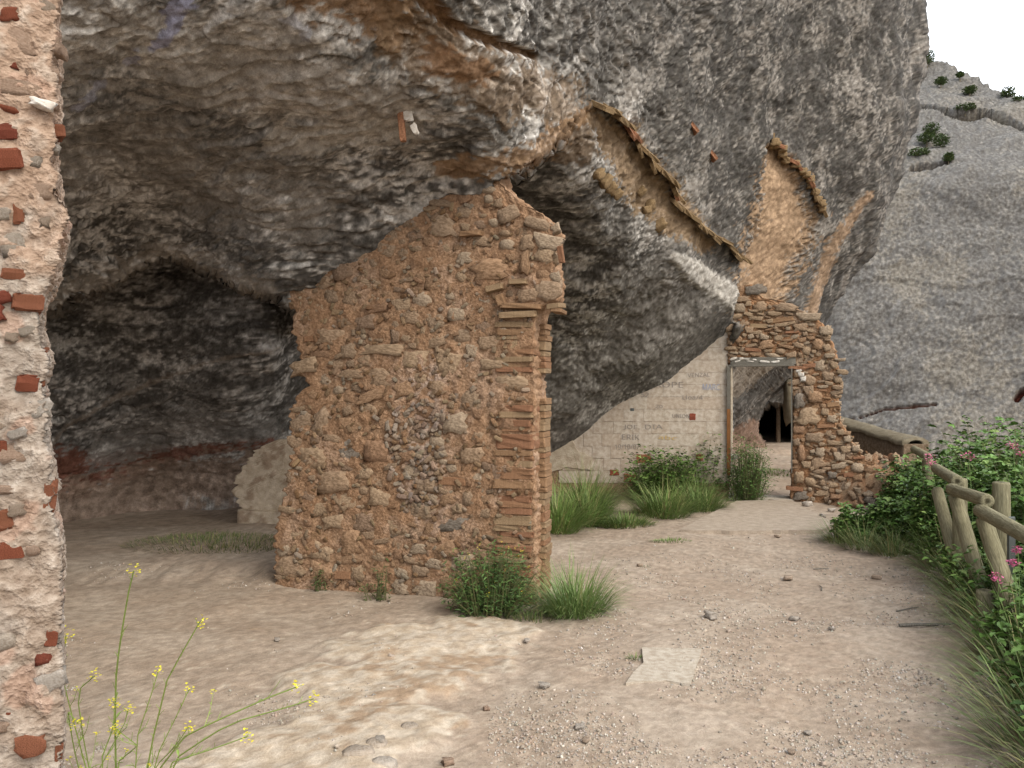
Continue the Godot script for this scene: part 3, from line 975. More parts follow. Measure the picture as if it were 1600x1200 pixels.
func build_central_wall():
	make_pieces()
	var fr := Frame.new(G0(430, 915), G0(840, 945))
	var foot := fr.at(640, 930)
	var t := thing("ruined_wall", "tall ruined rubble wall of cobbles and clay rising to the overhanging rock", "wall", Vector3(foot.x, 0, foot.z))
	var lft := [[255.0, 745.0], [285.0, 690.0], [345.0, 590.0], [400.0, 495.0], [440.0, 425.0], [456.0, 440.0], [480.0, 461.0], [520.0, 456.0], [545.0, 468.0], [560.0, 470.0], [585.0, 470.0], [600.0, 488.0], [622.0, 462.0], [650.0, 447.0], [690.0, 459.0], [740.0, 452.0], [790.0, 440.0], [830.0, 431.0], [920.0, 427.0], [990.0, 425.0]]
	var rgt := [[255.0, 774.0], [288.0, 778.0], [305.0, 792.0], [330.0, 818.0], [350.0, 850.0], [375.0, 866.0], [400.0, 862.0], [425.0, 862.0], [450.0, 866.0], [478.0, 862.0], [494.0, 840.0], [520.0, 834.0], [700.0, 835.0], [880.0, 836.0], [990.0, 842.0]]
	var lf := func(v): return poly_at(lft, v) + N.edge.get_noise_2d(v * 2.5, 40.0) * 9.0
	var rf := func(v): return poly_at(rgt, v) + N.edge.get_noise_2d(v * 2.5, 90.0) * 4.0
	var colour := func(q, n1, n2):
		var k := Color(0.43, 0.305, 0.21).lerp(Color(0.385, 0.26, 0.172), smooth(-0.3, 0.3, n1))
		k = k.lerp(Color(0.47, 0.355, 0.27), smooth(0.1, 0.4, N.col.get_noise_3dv(q * 0.6) + n2 * 0.3) * 0.8)
		# lime dripped down the middle
		var lime: float = smooth(0.22, 0.05, absf(q.x + 0.62 + 0.1 * N.mid.get_noise_2d(q.y * 0.6, 1.0)) + n1 * 0.12) * smooth(1.9, 1.6, q.y) * smooth(0.4, 0.7, q.y)
		k = k.lerp(Color(0.50, 0.42, 0.37), lime * smooth(-0.2, 0.15, n2 + n1 * 0.5))
		return k * (1.0 + 0.15 * n2)
	obj("mortar_core", masonry(fr, 255, 985, 3.2, 3.2, lf, rf, 0.36, 0.016, colour), M.clay, t, Transform3D(Basis(), -t.position))
	var taken := []
	# the stones one recognises: u, v, half width, half height, material, cobble or not, out, roll
	for s in [[800, 597, 34, 17, 1, 1, 0.07, 0.03], [715, 662, 25, 18, 4, 0, 0.07, 0.0], [545, 704, 23, 20, 7, 0, 0.03, 0.4], [710, 819, 30, 13, 7, 0, 0.03, 0.05], [795, 655, 24, 20, 3, 0, 0.05, 0.0], [785, 745, 19, 26, 5, 0, 0.04, 0.0], [540, 785, 20, 15, 1, 0, 0.05, 0.3], [500, 657, 17, 24, 2, 0, 0.05, -0.5], [476, 573, 27, 15, 1, 0, 0.06, 0.15], [525, 568, 18, 14, 0, 1, 0.05, 0.3], [507, 593, 13, 13, 4, 1, 0.05, 0.0],
			[762, 296, 14, 7, 4, 1, 0.09, -0.15], [763, 311, 8, 8, 4, 1, 0.08, 0.3], [780, 318, 9, 8, 0, 0, 0.07, 0.0], [772, 348, 10, 8, 4, 1, 0.08, 0.0], [790, 365, 10, 6, 0, 1, 0.08, 0.0], [792, 383, 13, 10, 4, 1, 0.09, 0.0], [797, 335, 20, 14, 2, 0, 0.07, 0.4], [842, 350, 24, 10, 2, 0, 0.06, -0.35], [868, 357, 8, 9, 4, 0, 0.05, 0.4], [855, 378, 25, 13, 4, 0, 0.07, -0.25], [852, 400, 18, 13, 1, 0, 0.06, -0.3], [848, 428, 14, 11, 6, 1, 0.05, 0.0], [868, 433, 9, 9, 4, 0, 0.04, 0.5], [825, 380, 13, 12, 0, 0, 0.07, 0.0], [857, 455, 25, 17, 2, 0, 0.06, 0.2], [825, 462, 20, 14, 0, 0, 0.05, 0.0], [768, 420, 36, 17, 6, 0, 0.08, 0.05], [822, 412, 11, 22, 6, 0, 0.08, 0.0], [720, 433, 11, 9, 1, 1, 0.06, -0.5], [702, 462, 11, 8, 4, 1, 0.05, 0.0], [786, 517, 11, 10, 4, 1, 0.06, 0.0], [770, 570, 24, 10, 1, 0, 0.05, 0.0], [725, 403, 13, 9, 4, 0, 0.05, 0.0], [725, 330, 15, 12, 2, 0, 0.05, 0.2],
			[583, 410, 9, 13, 2, 1, 0.05, 0.3], [602, 391, 18, 11, 2, 0, 0.05, -0.3], [628, 378, 10, 6, 0, 1, 0.04, 0.0], [648, 368, 15, 12, 5, 0, 0.03, 0.3], [471, 453, 13, 9, 0, 1, 0.05, 0.0], [520, 463, 13, 12, 2, 0, 0.05, 0.0], [548, 466, 15, 12, 0, 0, 0.04, 0.0], [715, 492, 16, 12, 4, 0, 0.05, 0.0], [661, 516, 8, 11, 1, 1, 0.05, -0.3], [618, 526, 9, 13, 5, 0, 0.05, 0.0],
			[660, 709, 9, 6, 4, 1, 0.05, 0.1], [690, 709, 12, 7, 4, 0, 0.05, 0.2], [660, 721, 8, 6, 4, 1, 0.05, 0.0], [676, 718, 8, 6, 1, 1, 0.05, 0.2], [692, 722, 9, 6, 4, 1, 0.05, 0.0], [664, 733, 9, 6, 4, 1, 0.05, 0.0], [675, 727, 6, 5, 4, 1, 0.05, 0.0], [706, 732, 11, 7, 4, 0, 0.05, 0.0], [642, 737, 14, 10, 4, 0, 0.05, 0.0], [683, 737, 12, 7, 1, 0, 0.04, 0.0],
			[627, 895, 14, 8, 4, 0, 0.05, 0.0], [625, 918, 17, 12, 4, 0, 0.05, 0.0], [665, 922, 22, 17, 4, 0, 0.05, 0.0], [678, 881, 14, 8, 4, 0, 0.05, -0.2], [655, 858, 15, 8, 4, 0, 0.05, 0.0], [620, 825, 20, 14, 1, 0, 0.03, 0.0], [725, 880, 22, 14, 4, 0, 0.05, 0.0], [675, 778, 10, 8, 4, 1, 0.05, 0.0], [470, 660, 22, 14, 2, 0, 0.05, 0.4], [460, 690, 16, 10, 0, 0, 0.04, 0.0], [455, 745, 12, 10, 2, 0, 0.04, 0.0]]:
		taken.append([s[0], s[1], s[2], s[3]])
		piece(t, fr, "stone", COBBLES[rng.randi() % 5] if s[5] == 1 else STONES[rng.randi() % 9], M.stone[s[4]], s[0], s[1], s[2] * 1.05, s[3] * 1.05, s[6] * 0.5 - 0.012, maxf(s[3] * 2.4 * 6.3 / F, 0.09), s[7])
	var quoin := sub("brick_quoin", t)
	# brick quoin: thin flat bricks bedded in courses up the right end
	var v := 503.0
	while v < 955.0:
		if v > 577.0 and v < 618.0:
			v += 8.0
			continue
		var bh := rng.randf_range(4.0, 5.6)
		if rng.randf() < 0.12: bh = 8.0
		v += bh
		var hw := rng.randf_range(22.0, 34.0)
		var edge := 835.0 + rng.randf_range(-3, 1.5)
		taken.append([edge - hw, v, hw, bh])
		piece(quoin, fr, "brick", BRICKS[rng.randi() % 5], M.brick[rng.randi() % 4], edge - hw, v, hw, bh * 0.97, 0.012 + rng.randf_range(-0.01, 0.008), 0.17, rng.randf_range(-0.015, 0.015))
		# the course behind it shows on the wall's end
		var e := fr.at(836.0, v)
		var b := Basis(fr.ex, Vector3.UP, fr.n) * Basis(Vector3(0, 0, 1), rng.randf_range(-0.04, 0.04)) * Basis.from_scale(Vector3(0.16, bh * 1.95 * 6.2 / F, 0.19))
		obj("brick", BRICKS[rng.randi() % 5], M.brick[[1, 3, 1, 3, 0][rng.randi() % 5]], quoin, Transform3D(b, e - fr.n * 0.255 + fr.ex * (rng.randf_range(-0.05, -0.03)) - t.position))
		v += bh
	for s in [[810, 492, 30, 5, 0.03], [815, 480, 32, 4, -0.05], [868, 478, 11, 4, 0.1], [872, 486, 9, 3, -0.1], [810, 441, 14, 4, 0.0], [775, 452, 14, 5, 0.2], [784, 470, 6, 9, 0.3], [738, 366, 18, 4, 0.0]]:
		taken.append([s[0], s[1], s[2], s[3]])
		piece(t, fr, "brick", BRICKS[rng.randi() % 5], M.brick[[1, 3, 1][rng.randi() % 3]], s[0], s[1], s[2], s[3], 0.06, 0.16, s[4])
	piece(t, fr, "tile_shard", BRICKS[0], M.brick[2], 877, 398, 4, 13, 0.03, 0.04, 0.12)
	var poly := pv([[452, 470], [520, 415], [620, 358], [700, 305], [770, 295], [800, 325], [832, 365], [838, 470], [830, 500], [828, 940], [436, 905], [440, 840], [452, 780], [468, 700], [455, 660], [480, 615], [480, 540], [470, 500]])
	var mats := []
	for k in [0, 0, 1, 1, 2, 3, 6, 6, 5, 4]: mats.append(M.stone[k])
	fill_stones(t, fr, poly, taken, [[17.0, 350], [13.0, 700], [9.5, 1500], [7.0, 2500]], mats, 228, 1.7, 0.05, 0.006, 0.15)
	var cc := [Color(0.42, 0.29, 0.19), Color(0.45, 0.34, 0.24), Color(0.37, 0.24, 0.15), Color(0.50, 0.42, 0.34)]
	chips(t, fr, poly, 1300, 3.5, 8.0, cc, 0.015)
	chips(t, fr, pv([[610, 640], [690, 600], [700, 700], [680, 800], [625, 800], [600, 720]]), 260, 4.0, 9.0, [Color(0.52, 0.45, 0.40), Color(0.46, 0.36, 0.29)], 0.025)

func build_block_wall():
	var fr := Frame.new(P(850, 700, 12.5), P(1137, 700, 11.83))
	var foot := fr.at(1000, 790)
	var t := thing("block_wall", "pale block wall scratched with graffiti, fitted under the sloping grey rock", "wall", Vector3(foot.x, 0, foot.z))
	var colour := func(q, n1, n2):
		return Color(0.50, 0.41, 0.32).lerp(Color(0.40, 0.29, 0.20), smooth(-0.2, 0.3, n1)) * (1.0 + 0.1 * n2)
	obj("mortar_core", masonry(fr, 480, 805, 5.0, 5.0, func(v): return poly_at([[480.0, 1080.0], [560.0, 1000.0], [620.0, 900.0], [680.0, 845.0], [805.0, 840.0]], v), func(v): return 1139.0, 0.3, 0.003, colour), M.clay, t, Transform3D(Basis(), -t.position))
	# courses of blocks, each a piece, laid from the foot up; the rock covers their upper ends
	var line := [[470.0, 1160.0], [500.0, 1130.0], [590.0, 1030.0], [625.0, 960.0], [680.0, 890.0], [700.0, 872.0]]
	var v := 745.0
	var row := 0
	while v > 480.0:
		var hh := 9.6
		var left := poly_at(line, v + 10.0) - 30.0
		left = maxf(left - 45.0, 884.0 + (row % 3) * 4.0)
		var u := 1137.0 - (12.0 if row % 2 else 0.0)
		if row % 2: 
			piece_flat(t, fr, "block", TILES[row % 5], M.block[row % 4], 1131.5, v, 5.8, hh - 0.15, 0.009, 0.08)
		while u > left:
			var bw := rng.randf_range(26.0, 34.0)
			var m = M.block[rng.randi() % 4]
			var out := 0.009 + rng.randf_range(-0.002, 0.002)
			piece_flat(t, fr, "block", TILES[rng.randi() % 5], m, u - bw * 0.5, v, bw * 0.5 - 0.16, hh - 0.18, out + 0.001, 0.08)
			u -= bw
		v -= hh * 2.0
		row += 1
	# where the render has gone, red bricks show
	for s in [[1006, 716, 14, 7.5], [985, 746, 12, 7], [1093, 715, 6, 6], [960, 738, 8, 5], [1082, 651, 5, 6]]:
		piece_flat(t, fr, "brick", SHARDS[rng.randi() % 5], M.red_brick[[1, 2][rng.randi() % 2]], s[0], s[1], s[2], s[3], 0.016, 0.1)
	piece_flat(t, fr, "painted_hole", BOXES[0], M.metal, 988, 640, 3.0, 2.2, 0.013, 0.02)  # dark box on the wall face stands for the shade inside a hole
	# torn plaster at the low left end
	var pl := pv([[846, 690], [868, 682], [888, 676], [900, 700], [925, 715], [925, 735], [890, 728], [846, 742]])
	obj("plaster", plate(fr, pl, 0.03, 0.012), M.plaster, t, Transform3D(Basis(), -t.position))
	# writing
	for g in [["JOE.", 988, 667, 25, 8, 0], ["DIA", 1021, 667, 27, 7, 0], ["ERIK", 985, 683, 27, 8, 0], ["19/10/07", 980, 698, 38, 8, 0], ["VENZAL", 1092, 586, 34, 6, 0], ["KOPE", 1046, 601, 42, 9, 0], ["MARC", 1111, 605, 26, 9, 1], ["Lloa/4", 1082, 621, 31, 7, 0], ["20", 1030, 635, 11, 5, 0], ["UNION", 1064, 650, 26, 6, 0], ["abc", 1043, 684, 28, 6, 2], ["52", 1008, 617, 12, 7, 0]]:
		var tm := TextMesh.new()
		tm.text = g[0]
		tm.font_size = 64
		tm.depth = 0.002
		tm.pixel_size = 0.01
		var sf := SystemFont.new()
		sf.font_names = PackedStringArray(["Droid Sans"])
		tm.font = sf
		var q := fr.at(g[1], g[2])
		var px := -q.z / F
		var ab := tm.get_aabb()
		var sx: float = g[3] * px / maxf(ab.size.x, 0.01)
		var sy: float = g[4] * px / maxf(ab.size.y, 0.01)
		var b := Basis(fr.ex, Vector3.UP, fr.n) * Basis(Vector3(0, 0, 1), rng.randf_range(-0.05, 0.05)) * Basis.from_scale(Vector3(sx, sy, 1))
		obj("graffiti", tm, [M.graffiti, M.graffiti_blue, M.graffiti_ochre][g[5]], t, Transform3D(b, q + fr.n * 0.0135 - t.position))

func sub(called: String, parent: Node3D) -> Node3D:      # a part that holds pieces of its own
	var o := Node3D.new()
	o.name = called
	parent.add_child(o, true)
	return o

func origin_of(n: Node) -> Vector3:
	var p := Vector3.ZERO
	while n != self:
		p += n.position
		n = n.get_parent()
	return p

func piece_flat(parent, fr: Frame, called, mesh, m, u, v, hw, hh, out, depth):
	var q := fr.at(u, v)
	var px := -q.z / F
	var b := Basis(fr.ex, Vector3.UP, fr.n) * Basis.from_scale(Vector3(hw * 2.0 * px, hh * 2.0 * px, depth))
	return obj(called, mesh, m, parent, Transform3D(b, q + fr.n * (out - depth * 0.5) - origin_of(parent)))

# a rough plate with the outline of a polygon of pixels, lying on a wall plane
func plate(fr: Frame, poly: PackedVector2Array, out: float, rough: float) -> ArrayMesh:
	var st := SurfaceTool.new()
	st.begin(Mesh.PRIMITIVE_TRIANGLES)
	st.set_smooth_group(-1)
	var fine := PackedVector2Array()
	for i in poly.size():
		var a := poly[i]
		var b := poly[(i + 1) % poly.size()]
		var n := maxi(1, int(a.distance_to(b) / 6.0))
		for k in n:
			var q := a.lerp(b, float(k) / n)
			fine.append(q + Vector2(N.edge.get_noise_2d(q.x * 4.0, q.y * 4.0), N.edge.get_noise_2d(q.y * 4.0, q.x * 4.0 + 50.0)) * 4.0)
	var tri := Geometry2D.triangulate_polygon(fine)
	for i in tri.size():
		var q := fine[tri[i]]
		st.add_vertex(fr.at(q.x, q.y) + fr.n * (out + rough * N.fine.get_noise_2d(q.x * 0.02, q.y * 0.02)))
	for i in fine.size():
		var a := fine[i]
		var b := fine[(i + 1) % fine.size()]
		var a1 = fr.at(a.x, a.y) + fr.n * (out + rough * N.fine.get_noise_2d(a.x * 0.02, a.y * 0.02))
		var b1 = fr.at(b.x, b.y) + fr.n * (out + rough * N.fine.get_noise_2d(b.x * 0.02, b.y * 0.02))
		var a0 = a1 - fr.n * (out + 0.06)
		var b0 = b1 - fr.n * (out + 0.06)
		for q in [a1, a0, b1, b1, a0, b0]: st.add_vertex(q)
	st.generate_normals()
	return st.commit()

func build_door_wall():
	var fr := Frame.new(Vector3(3.02, 0, -11.8), Vector3(4.43, 0, -11.34))
	var foot := fr.at(1270, 780)
	var t := thing("doorway_wall", "ruined stone wall with an open doorway and a stepped broken end", "wall", Vector3(foot.x, 0, foot.z))
	var rgt := [[446.0, 1172.0], [456.0, 1182.0], [468.0, 1192.0], [472.0, 1225.0], [484.0, 1240.0], [496.0, 1268.0], [508.0, 1284.0], [525.0, 1294.0], [545.0, 1302.0], [560.0, 1306.0], [575.0, 1309.0], [600.0, 1313.0], [625.0, 1310.0], [650.0, 1312.0], [668.0, 1318.0], [682.0, 1326.0], [700.0, 1340.0], [715.0, 1352.0], [728.0, 1375.0], [745.0, 1390.0], [800.0, 1395.0]]
	var lft := [[446.0, 1152.0], [470.0, 1146.0], [490.0, 1139.0], [571.0, 1138.0]]
	var rf := func(v): return poly_at(rgt, v) + N.edge.get_noise_2d(v * 4.0, 190.0) * 6.0
	var colour := func(q, n1, n2):
		var k := Color(0.47, 0.315, 0.20).lerp(Color(0.42, 0.255, 0.15), smooth(-0.3, 0.3, n1))
		k = k.lerp(Color(0.42, 0.34, 0.26), smooth(0.1, 0.4, N.col.get_noise_3dv(q * 0.6 + Vector3(5, 5, 5))))
		return k * (1.0 + 0.15 * n2)
	obj("mortar_core", masonry(fr, 446, 568, 2.5, 2.5, func(v): return poly_at(lft, v), rf, 0.42, 0.022, colour), M.clay, t, Transform3D(Basis(), -t.position))
	obj("mortar_core", masonry(fr, 566, 800, 2.5, 2.5, func(v): return 1239.0 + (0.0 if v < 735.0 else -2.5), rf, 0.42, 0.022, colour), M.clay, t, Transform3D(Basis(), -t.position))
	# lintel, frame remains
	var frame := sub("door_frame", t)
	piece_flat(frame, fr, "lintel", BOXES[1], M.old_wood, 1192, 564, 49, 6.0, 0.035, 0.3)
	for k in 15: if rng.randf() < 0.75: piece(frame, fr, "plaster_lump", STONES[rng.randi() % 9], M.white, 1146 + k * 6.6, 563 + rng.randf_range(-2.5, 3), rng.randf_range(3, 8), rng.randf_range(1.2, 2.6), 0.042, 0.05, rng.randf_range(-0.3, 0.3))
	piece_flat(frame, fr, "head_rail", BOXES[2], M.old_wood, 1190, 571.0, 49, 1.6, 0.05, 0.12)
	piece_flat(frame, fr, "jamb", BOXES[3], M.old_wood, 1237.0, 655, 1.0, 83, 0.05, 0.14)
	piece_flat(frame, fr, "jamb", BOXES[3], M.plaster, 1143.0, 640, 1.3, 68, 0.03, 0.10)
	piece_flat(frame, fr, "door_post", BOXES[0], M.rust, 1138.5, 690, 2.6, 52, 0.045, 0.12)
	piece_flat(frame, fr, "door_post", BOXES[2], M.old_wood, 1138.5, 605, 2.6, 34, 0.045, 0.12)
	piece_flat(frame, fr, "threshold", BOXES[1], M.concrete, 1190, 781, 50, 3.0, 0.04, 0.4)
	var taken := []
	for s in [[1180, 453, 17, 9, 7], [1228, 481, 20, 7, 2], [1264, 495, 21, 7, 4], [1290, 517, 11, 9, 4], [1197, 539, 13, 7, 6], [1278, 538, 10, 9, 6], [1274, 620, 13, 11, 6], [1263, 652, 18, 14, 1], [1275, 683, 17, 9, 2], [1248, 626, 9, 12, 7], [1248, 672, 10, 8, 3], [1313, 562, 9, 3, 4], [1316, 581, 9, 5, 1], [1309, 605, 10, 4, 0], [1264, 610, 9, 9, 2], [1301, 655, 9, 7, 4], [1296, 556, 9, 5, 4], [1250, 745, 9, 11, 1], [1300, 742, 8, 7, 7], [1252, 775, 12, 7, 7], [1324, 686, 7, 6, 4], [1337, 700, 7, 6, 4], [1265, 594, 11, 9, 0], [1252, 708, 8, 14, 3], [1260, 726, 8, 6, 1]]:
		taken.append([s[0], s[1], s[2], s[3]])
		piece(t, fr, "stone", STONES[rng.randi() % 9], M.stone[s[4]], s[0], s[1], s[2], s[3], 0.05, maxf(0.1, s[3] * 2.2 * 11.8 / F), rng.randf_range(-0.15, 0.15))
	for s in [[1252, 585, 6, 4], [1255, 592, 5, 5], [1248, 580, 5, 3]]:
		piece(t, fr, "plaster_lump", STONES[rng.randi() % 9], M.white, s[0], s[1], s[2], s[3], 0.06, 0.08)
	var mats := []
	for k in [0, 0, 1, 1, 2, 1, 6, 6, 4, 4]: mats.append(M.stone[k])
	fill_stones(t, fr, pv([[1140, 488], [1152, 462], [1185, 470], [1225, 484], [1262, 502], [1290, 520], [1302, 556], [1140, 556]]), taken, [[7.0, 200], [4.6, 500], [3.2, 800]], mats, 110, 1.8, 0.1, 0.035, 0.5)
	fill_stones(t, fr, pv([[1241, 572], [1304, 556], [1312, 600], [1308, 650], [1322, 690], [1350, 722], [1385, 745], [1385, 780], [1241, 780]]), taken, [[9.0, 200], [6.0, 600], [4.0, 900], [3.0, 500]], mats, 180, 1.6, 0.08, 0.035, 0.3)
	# ragged right edge and top
	for k in 26:
		var v := 470.0 + k * 9.4
		var u: float = rf.call(v)
		piece(t, fr, "stone", STONES[rng.randi() % 9], mats[rng.randi() % 10], u - 2.0, v, rng.randf_range(5, 9), rng.randf_range(3, 5.5), 0.0 + rng.randf_range(-0.12, 0.03), 0.16, rng.randf_range(-0.2, 0.2))
	chips(t, fr, pv([[1140, 490], [1185, 472], [1290, 520], [1310, 600], [1312, 660], [1390, 745], [1390, 785], [1241, 785], [1241, 556], [1140, 556]]), 1500, 2.0, 4.0, [Color(0.44, 0.28, 0.17), Color(0.48, 0.37, 0.26), Color(0.38, 0.22, 0.13)], 0.03)
	# the heap of fallen stones at the broken end
	var hp := G0(1330, 782)
	var heap := thing("rubble_heap", "heap of fallen red earth and stones at the broken wall end", "rubble", Vector3(hp.x + 0.42, 0, hp.z + 0.2))
	var g := 40
	var pp := PackedVector3Array(); pp.resize(g * g)
	var cc := PackedColorArray(); cc.resize(g * g)
	for j in g:
		for i in g:
			var x := (float(i) / (g - 1) - 0.5) * 2.1
			var z := (float(j) / (g - 1) - 0.5) * 1.7
			var r := Vector2((x - 0.0) / 1.0, z / 0.8).length()
			var y = 0.52 * smooth(1.0, 0.15, r) * (1.15 - 0.30 * x) + 0.05 * N.mid.get_noise_2d(x * 2, z * 2) - 0.05 * smooth(0.8, 1.0, r) - 0.03
			pp[j * g + i] = Vector3(x, y, z)
			cc[j * g + i] = Color(0.43, 0.27, 0.17).lerp(Color(0.36, 0.28, 0.20), smooth(-0.2, 0.3, N.mid.get_noise_2d(x * 3, z * 3)))
	obj("earth", amesh(pp, grid_normals(pp, g, g, false, true), grid_index(g, g, false, true), cc), M.clay, heap)
	for k in 170:
		var x := rng.randf_range(-0.95, 1.0)
		var z := rng.randf_range(-0.4, 0.75)
		var r := Vector2(x / 1.0, z / 0.8).length()
		if r > 0.98: continue
		var y := 0.52 * smooth(1.0, 0.15, r) * (1.15 - 0.30 * x) - 0.01
		var s := rng.randf_range(0.05, 0.14)
		var m = M.stone[[0, 1, 4, 4, 2, 6, 3, 7][rng.randi() % 8]] if rng.randf() > 0.12 else M.brick[rng.randi() % 4]
		obj("stone", STONES[rng.randi() % 9], m, heap, Transform3D(Basis.from_euler(Vector3(rng.randf() * 6, rng.randf() * 6, rng.randf() * 6)) * Basis.from_scale(Vector3(s * 1.4, s, s * 0.9)), Vector3(x, y, z)))

func build_near_wall():
	var fr := Frame.new(Vector3(-1.73, 0, -1.545), Vector3(-1.02, 0, -1.92))
	var foot := fr.at(40, 600)
	var t := thing("near_wall", "broken end of a rough mortar wall with red brick fragments, beside the yellow flowers", "wall", Vector3(foot.x, 0, foot.z))
	var rgt := [[-500.0, 90.0], [0.0, 84.0], [30.0, 93.0], [60.0, 92.0], [80.0, 90.0], [95.0, 100.0], [125.0, 107.0], [160.0, 104.0], [200.0, 98.0], [240.0, 92.0], [280.0, 88.0], [320.0, 82.0], [345.0, 68.0], [380.0, 61.0], [430.0, 60.0], [470.0, 64.0], [500.0, 66.0], [530.0, 74.0], [565.0, 72.0], [590.0, 66.0], [640.0, 70.0], [680.0, 72.0], [750.0, 72.0], [800.0, 78.0], [840.0, 78.0], [880.0, 84.0], [900.0, 88.0], [930.0, 80.0], [970.0, 86.0], [1010.0, 90.0], [1050.0, 92.0], [1150.0, 96.0], [1300.0, 96.0], [1800.0, 96.0]]
	var rf := func(v): return poly_at(rgt, v) + N.edge.get_noise_2d(v * 3.0, 290.0) * 7.0
	var colour := func(q, n1, n2):
		var up: float = smooth(1.75, 1.95, q.y + 0.25 * n1 + 0.1 * n2)
		var k := Color(0.41, 0.385, 0.355).lerp(Color(0.385, 0.335, 0.29), smooth(-0.15, 0.25, n1))
		k = k.lerp(Color(0.47, 0.37, 0.30), up * 0.9)
		k = k.lerp(Color(0.50, 0.465, 0.425), smooth(0.15, 0.4, n2 + n1 * 0.3) * 0.6)
		k = k.lerp(Color(0.46, 0.33, 0.27), smooth(0.3, 0.42, N.col.get_noise_3dv(q * 1.6)) * 0.6)
		return k * (1.0 + 0.12 * n2)
	obj("mortar_core", masonry(fr, -500, 1790, 4.0, 5.0, func(v): return -2300.0, rf, 0.42, 0.011, colour), M.clay, t, Transform3D(Basis(), -t.position))
	var taken := []
	for s in [[8, 250, 22, 15, 0, 0.05], [10, 205, 14, 12, 1, 0.02], [80, 200, 17, 10, 2, 0.0], [25, 430, 22, 9, 2, 0.02], [42, 473, 21, 13, 2, 0.03], [42, 597, 15, 13, 0, 0.02], [55, 595, 12, 10, 2, 0.0], [78, 777, 9, 24, 2, 0.01], [5, 815, 12, 15, 2, 0.03], [12, 860, 22, 17, 0, 0.02], [25, 925, 9, 28, 0, 0.01], [50, 910, 9, 14, 2, 0.01], [79, 998, 9, 13, 0, 0.02], [72, 1090, 13, 8, 2, 0.01], [25, 1120, 17, 9, 0, 0.01], [90, 1180, 6, 18, 2, 0.01], [30, 335, 8, 16, 2, 0.01], [2, 700, 8, 9, 0, 0.01], [68, 550, 6, 7, 2, 0.0], [10, 550, 9, 7, 2, 0.01]]:
		taken.append([s[0], s[1], s[2], s[3]])
		piece(t, fr, "brick", SHARDS[rng.randi() % 5], M.red_brick[s[4]], s[0], s[1], s[2] * 1.05, s[3] * 1.05, s[5] * 0.6 - 0.008, 0.07, rng.randf_range(-0.2, 0.2))
	piece(t, fr, "plaster", STONES[1], M.white, 68, 165, 20, 9, 0.03, 0.05, -0.25)
	taken.append([68, 165, 20, 9])
	for s in [[20, 710, 28, 20, 2], [60, 640, 20, 20, 1], [30, 60, 40, 24, 2], [85, 70, 18, 14, 2], [30, 135, 34, 18, 2], [70, 110, 28, 14, 2], [55, 250, 15, 14, 0], [65, 300, 20, 14, 2], [70, 345, 10, 12, 3], [22, 380, 22, 22, 0]]:
		taken.append([s[0], s[1], s[2], s[3]])
		piece(t, fr, "stone", STONES[rng.randi() % 9], M.grey_stone[s[4]], s[0], s[1], s[2], s[3], 0.0, 0.09, rng.randf_range(-0.3, 0.3))
	fill_stones(t, fr, pv([[-420, 0], [80, 0], [95, 150], [80, 280], [55, 340], [50, 450], [60, 600], [65, 800], [80, 1000], [85, 1200], [-420, 1200]]), taken, [[17.0, 420], [11.0, 560], [7.0, 600]], M.grey_stone + M.grey_stone + M.red_brick, 250, 1.5, 0.0, 0.002, 0.1)

func build_parapet():
	var a := P(1295, 648, 15.2)
	var b := P(1432, 684, 12.6)
	var root := thing("parapet_wall", "low dark parapet wall with a rounded mossy top beyond the rubble", "wall", Vector3(a.x, 0, a.z))
	var n := 60
	var prof := [[-0.19, -1.2], [-0.19, 0.0], [-0.19, 0.55], [-0.20, 0.93]]
	var cap := [[-0.22, 0.91], [-0.23, 0.945], [-0.20, 0.985], [-0.1, 1.01], [0.0, 1.02], [0.1, 1.01], [0.2, 0.985], [0.23, 0.945], [0.22, 0.91]]
	for part in 2:
		var pr: Array = (prof + [[0.20, 0.93], [0.19, 0.55], [0.19, 0.0], [0.19, -1.2]]) if part == 0 else cap
		var w := pr.size()
		var p := PackedVector3Array()
		for j in n:
			var t := float(j) / (n - 1)
			var c := a.lerp(b, t)
			var dir := Vector3(b.x - a.x, 0, b.z - a.z).normalized()
			var side := Vector3(-dir.z, 0, dir.x)
			var lift := lerpf(a.y, b.y, t) - 1.02
			for i in w:
				var q: Vector3 = Vector3(c.x, pr[i][1] + (lift if pr[i][1] > 0.3 else 0.0), c.z) + side * pr[i][0]
				q += Vector3(1, 1, 1) * 0.03 * N.mid.get_noise_3dv(q * 1.5)
				p.append(q - root.position)
		for i in w: p.append(Vector3(b.x, (0.4 if part == 0 else 0.95) + b.y - 1.02, b.z) - root.position)
		obj("wall_body" if part == 0 else "coping", amesh(p, grid_normals(p, w, n + 1), grid_index(w, n + 1, false, false)), M.parapet if part == 0 else M.cap, root)

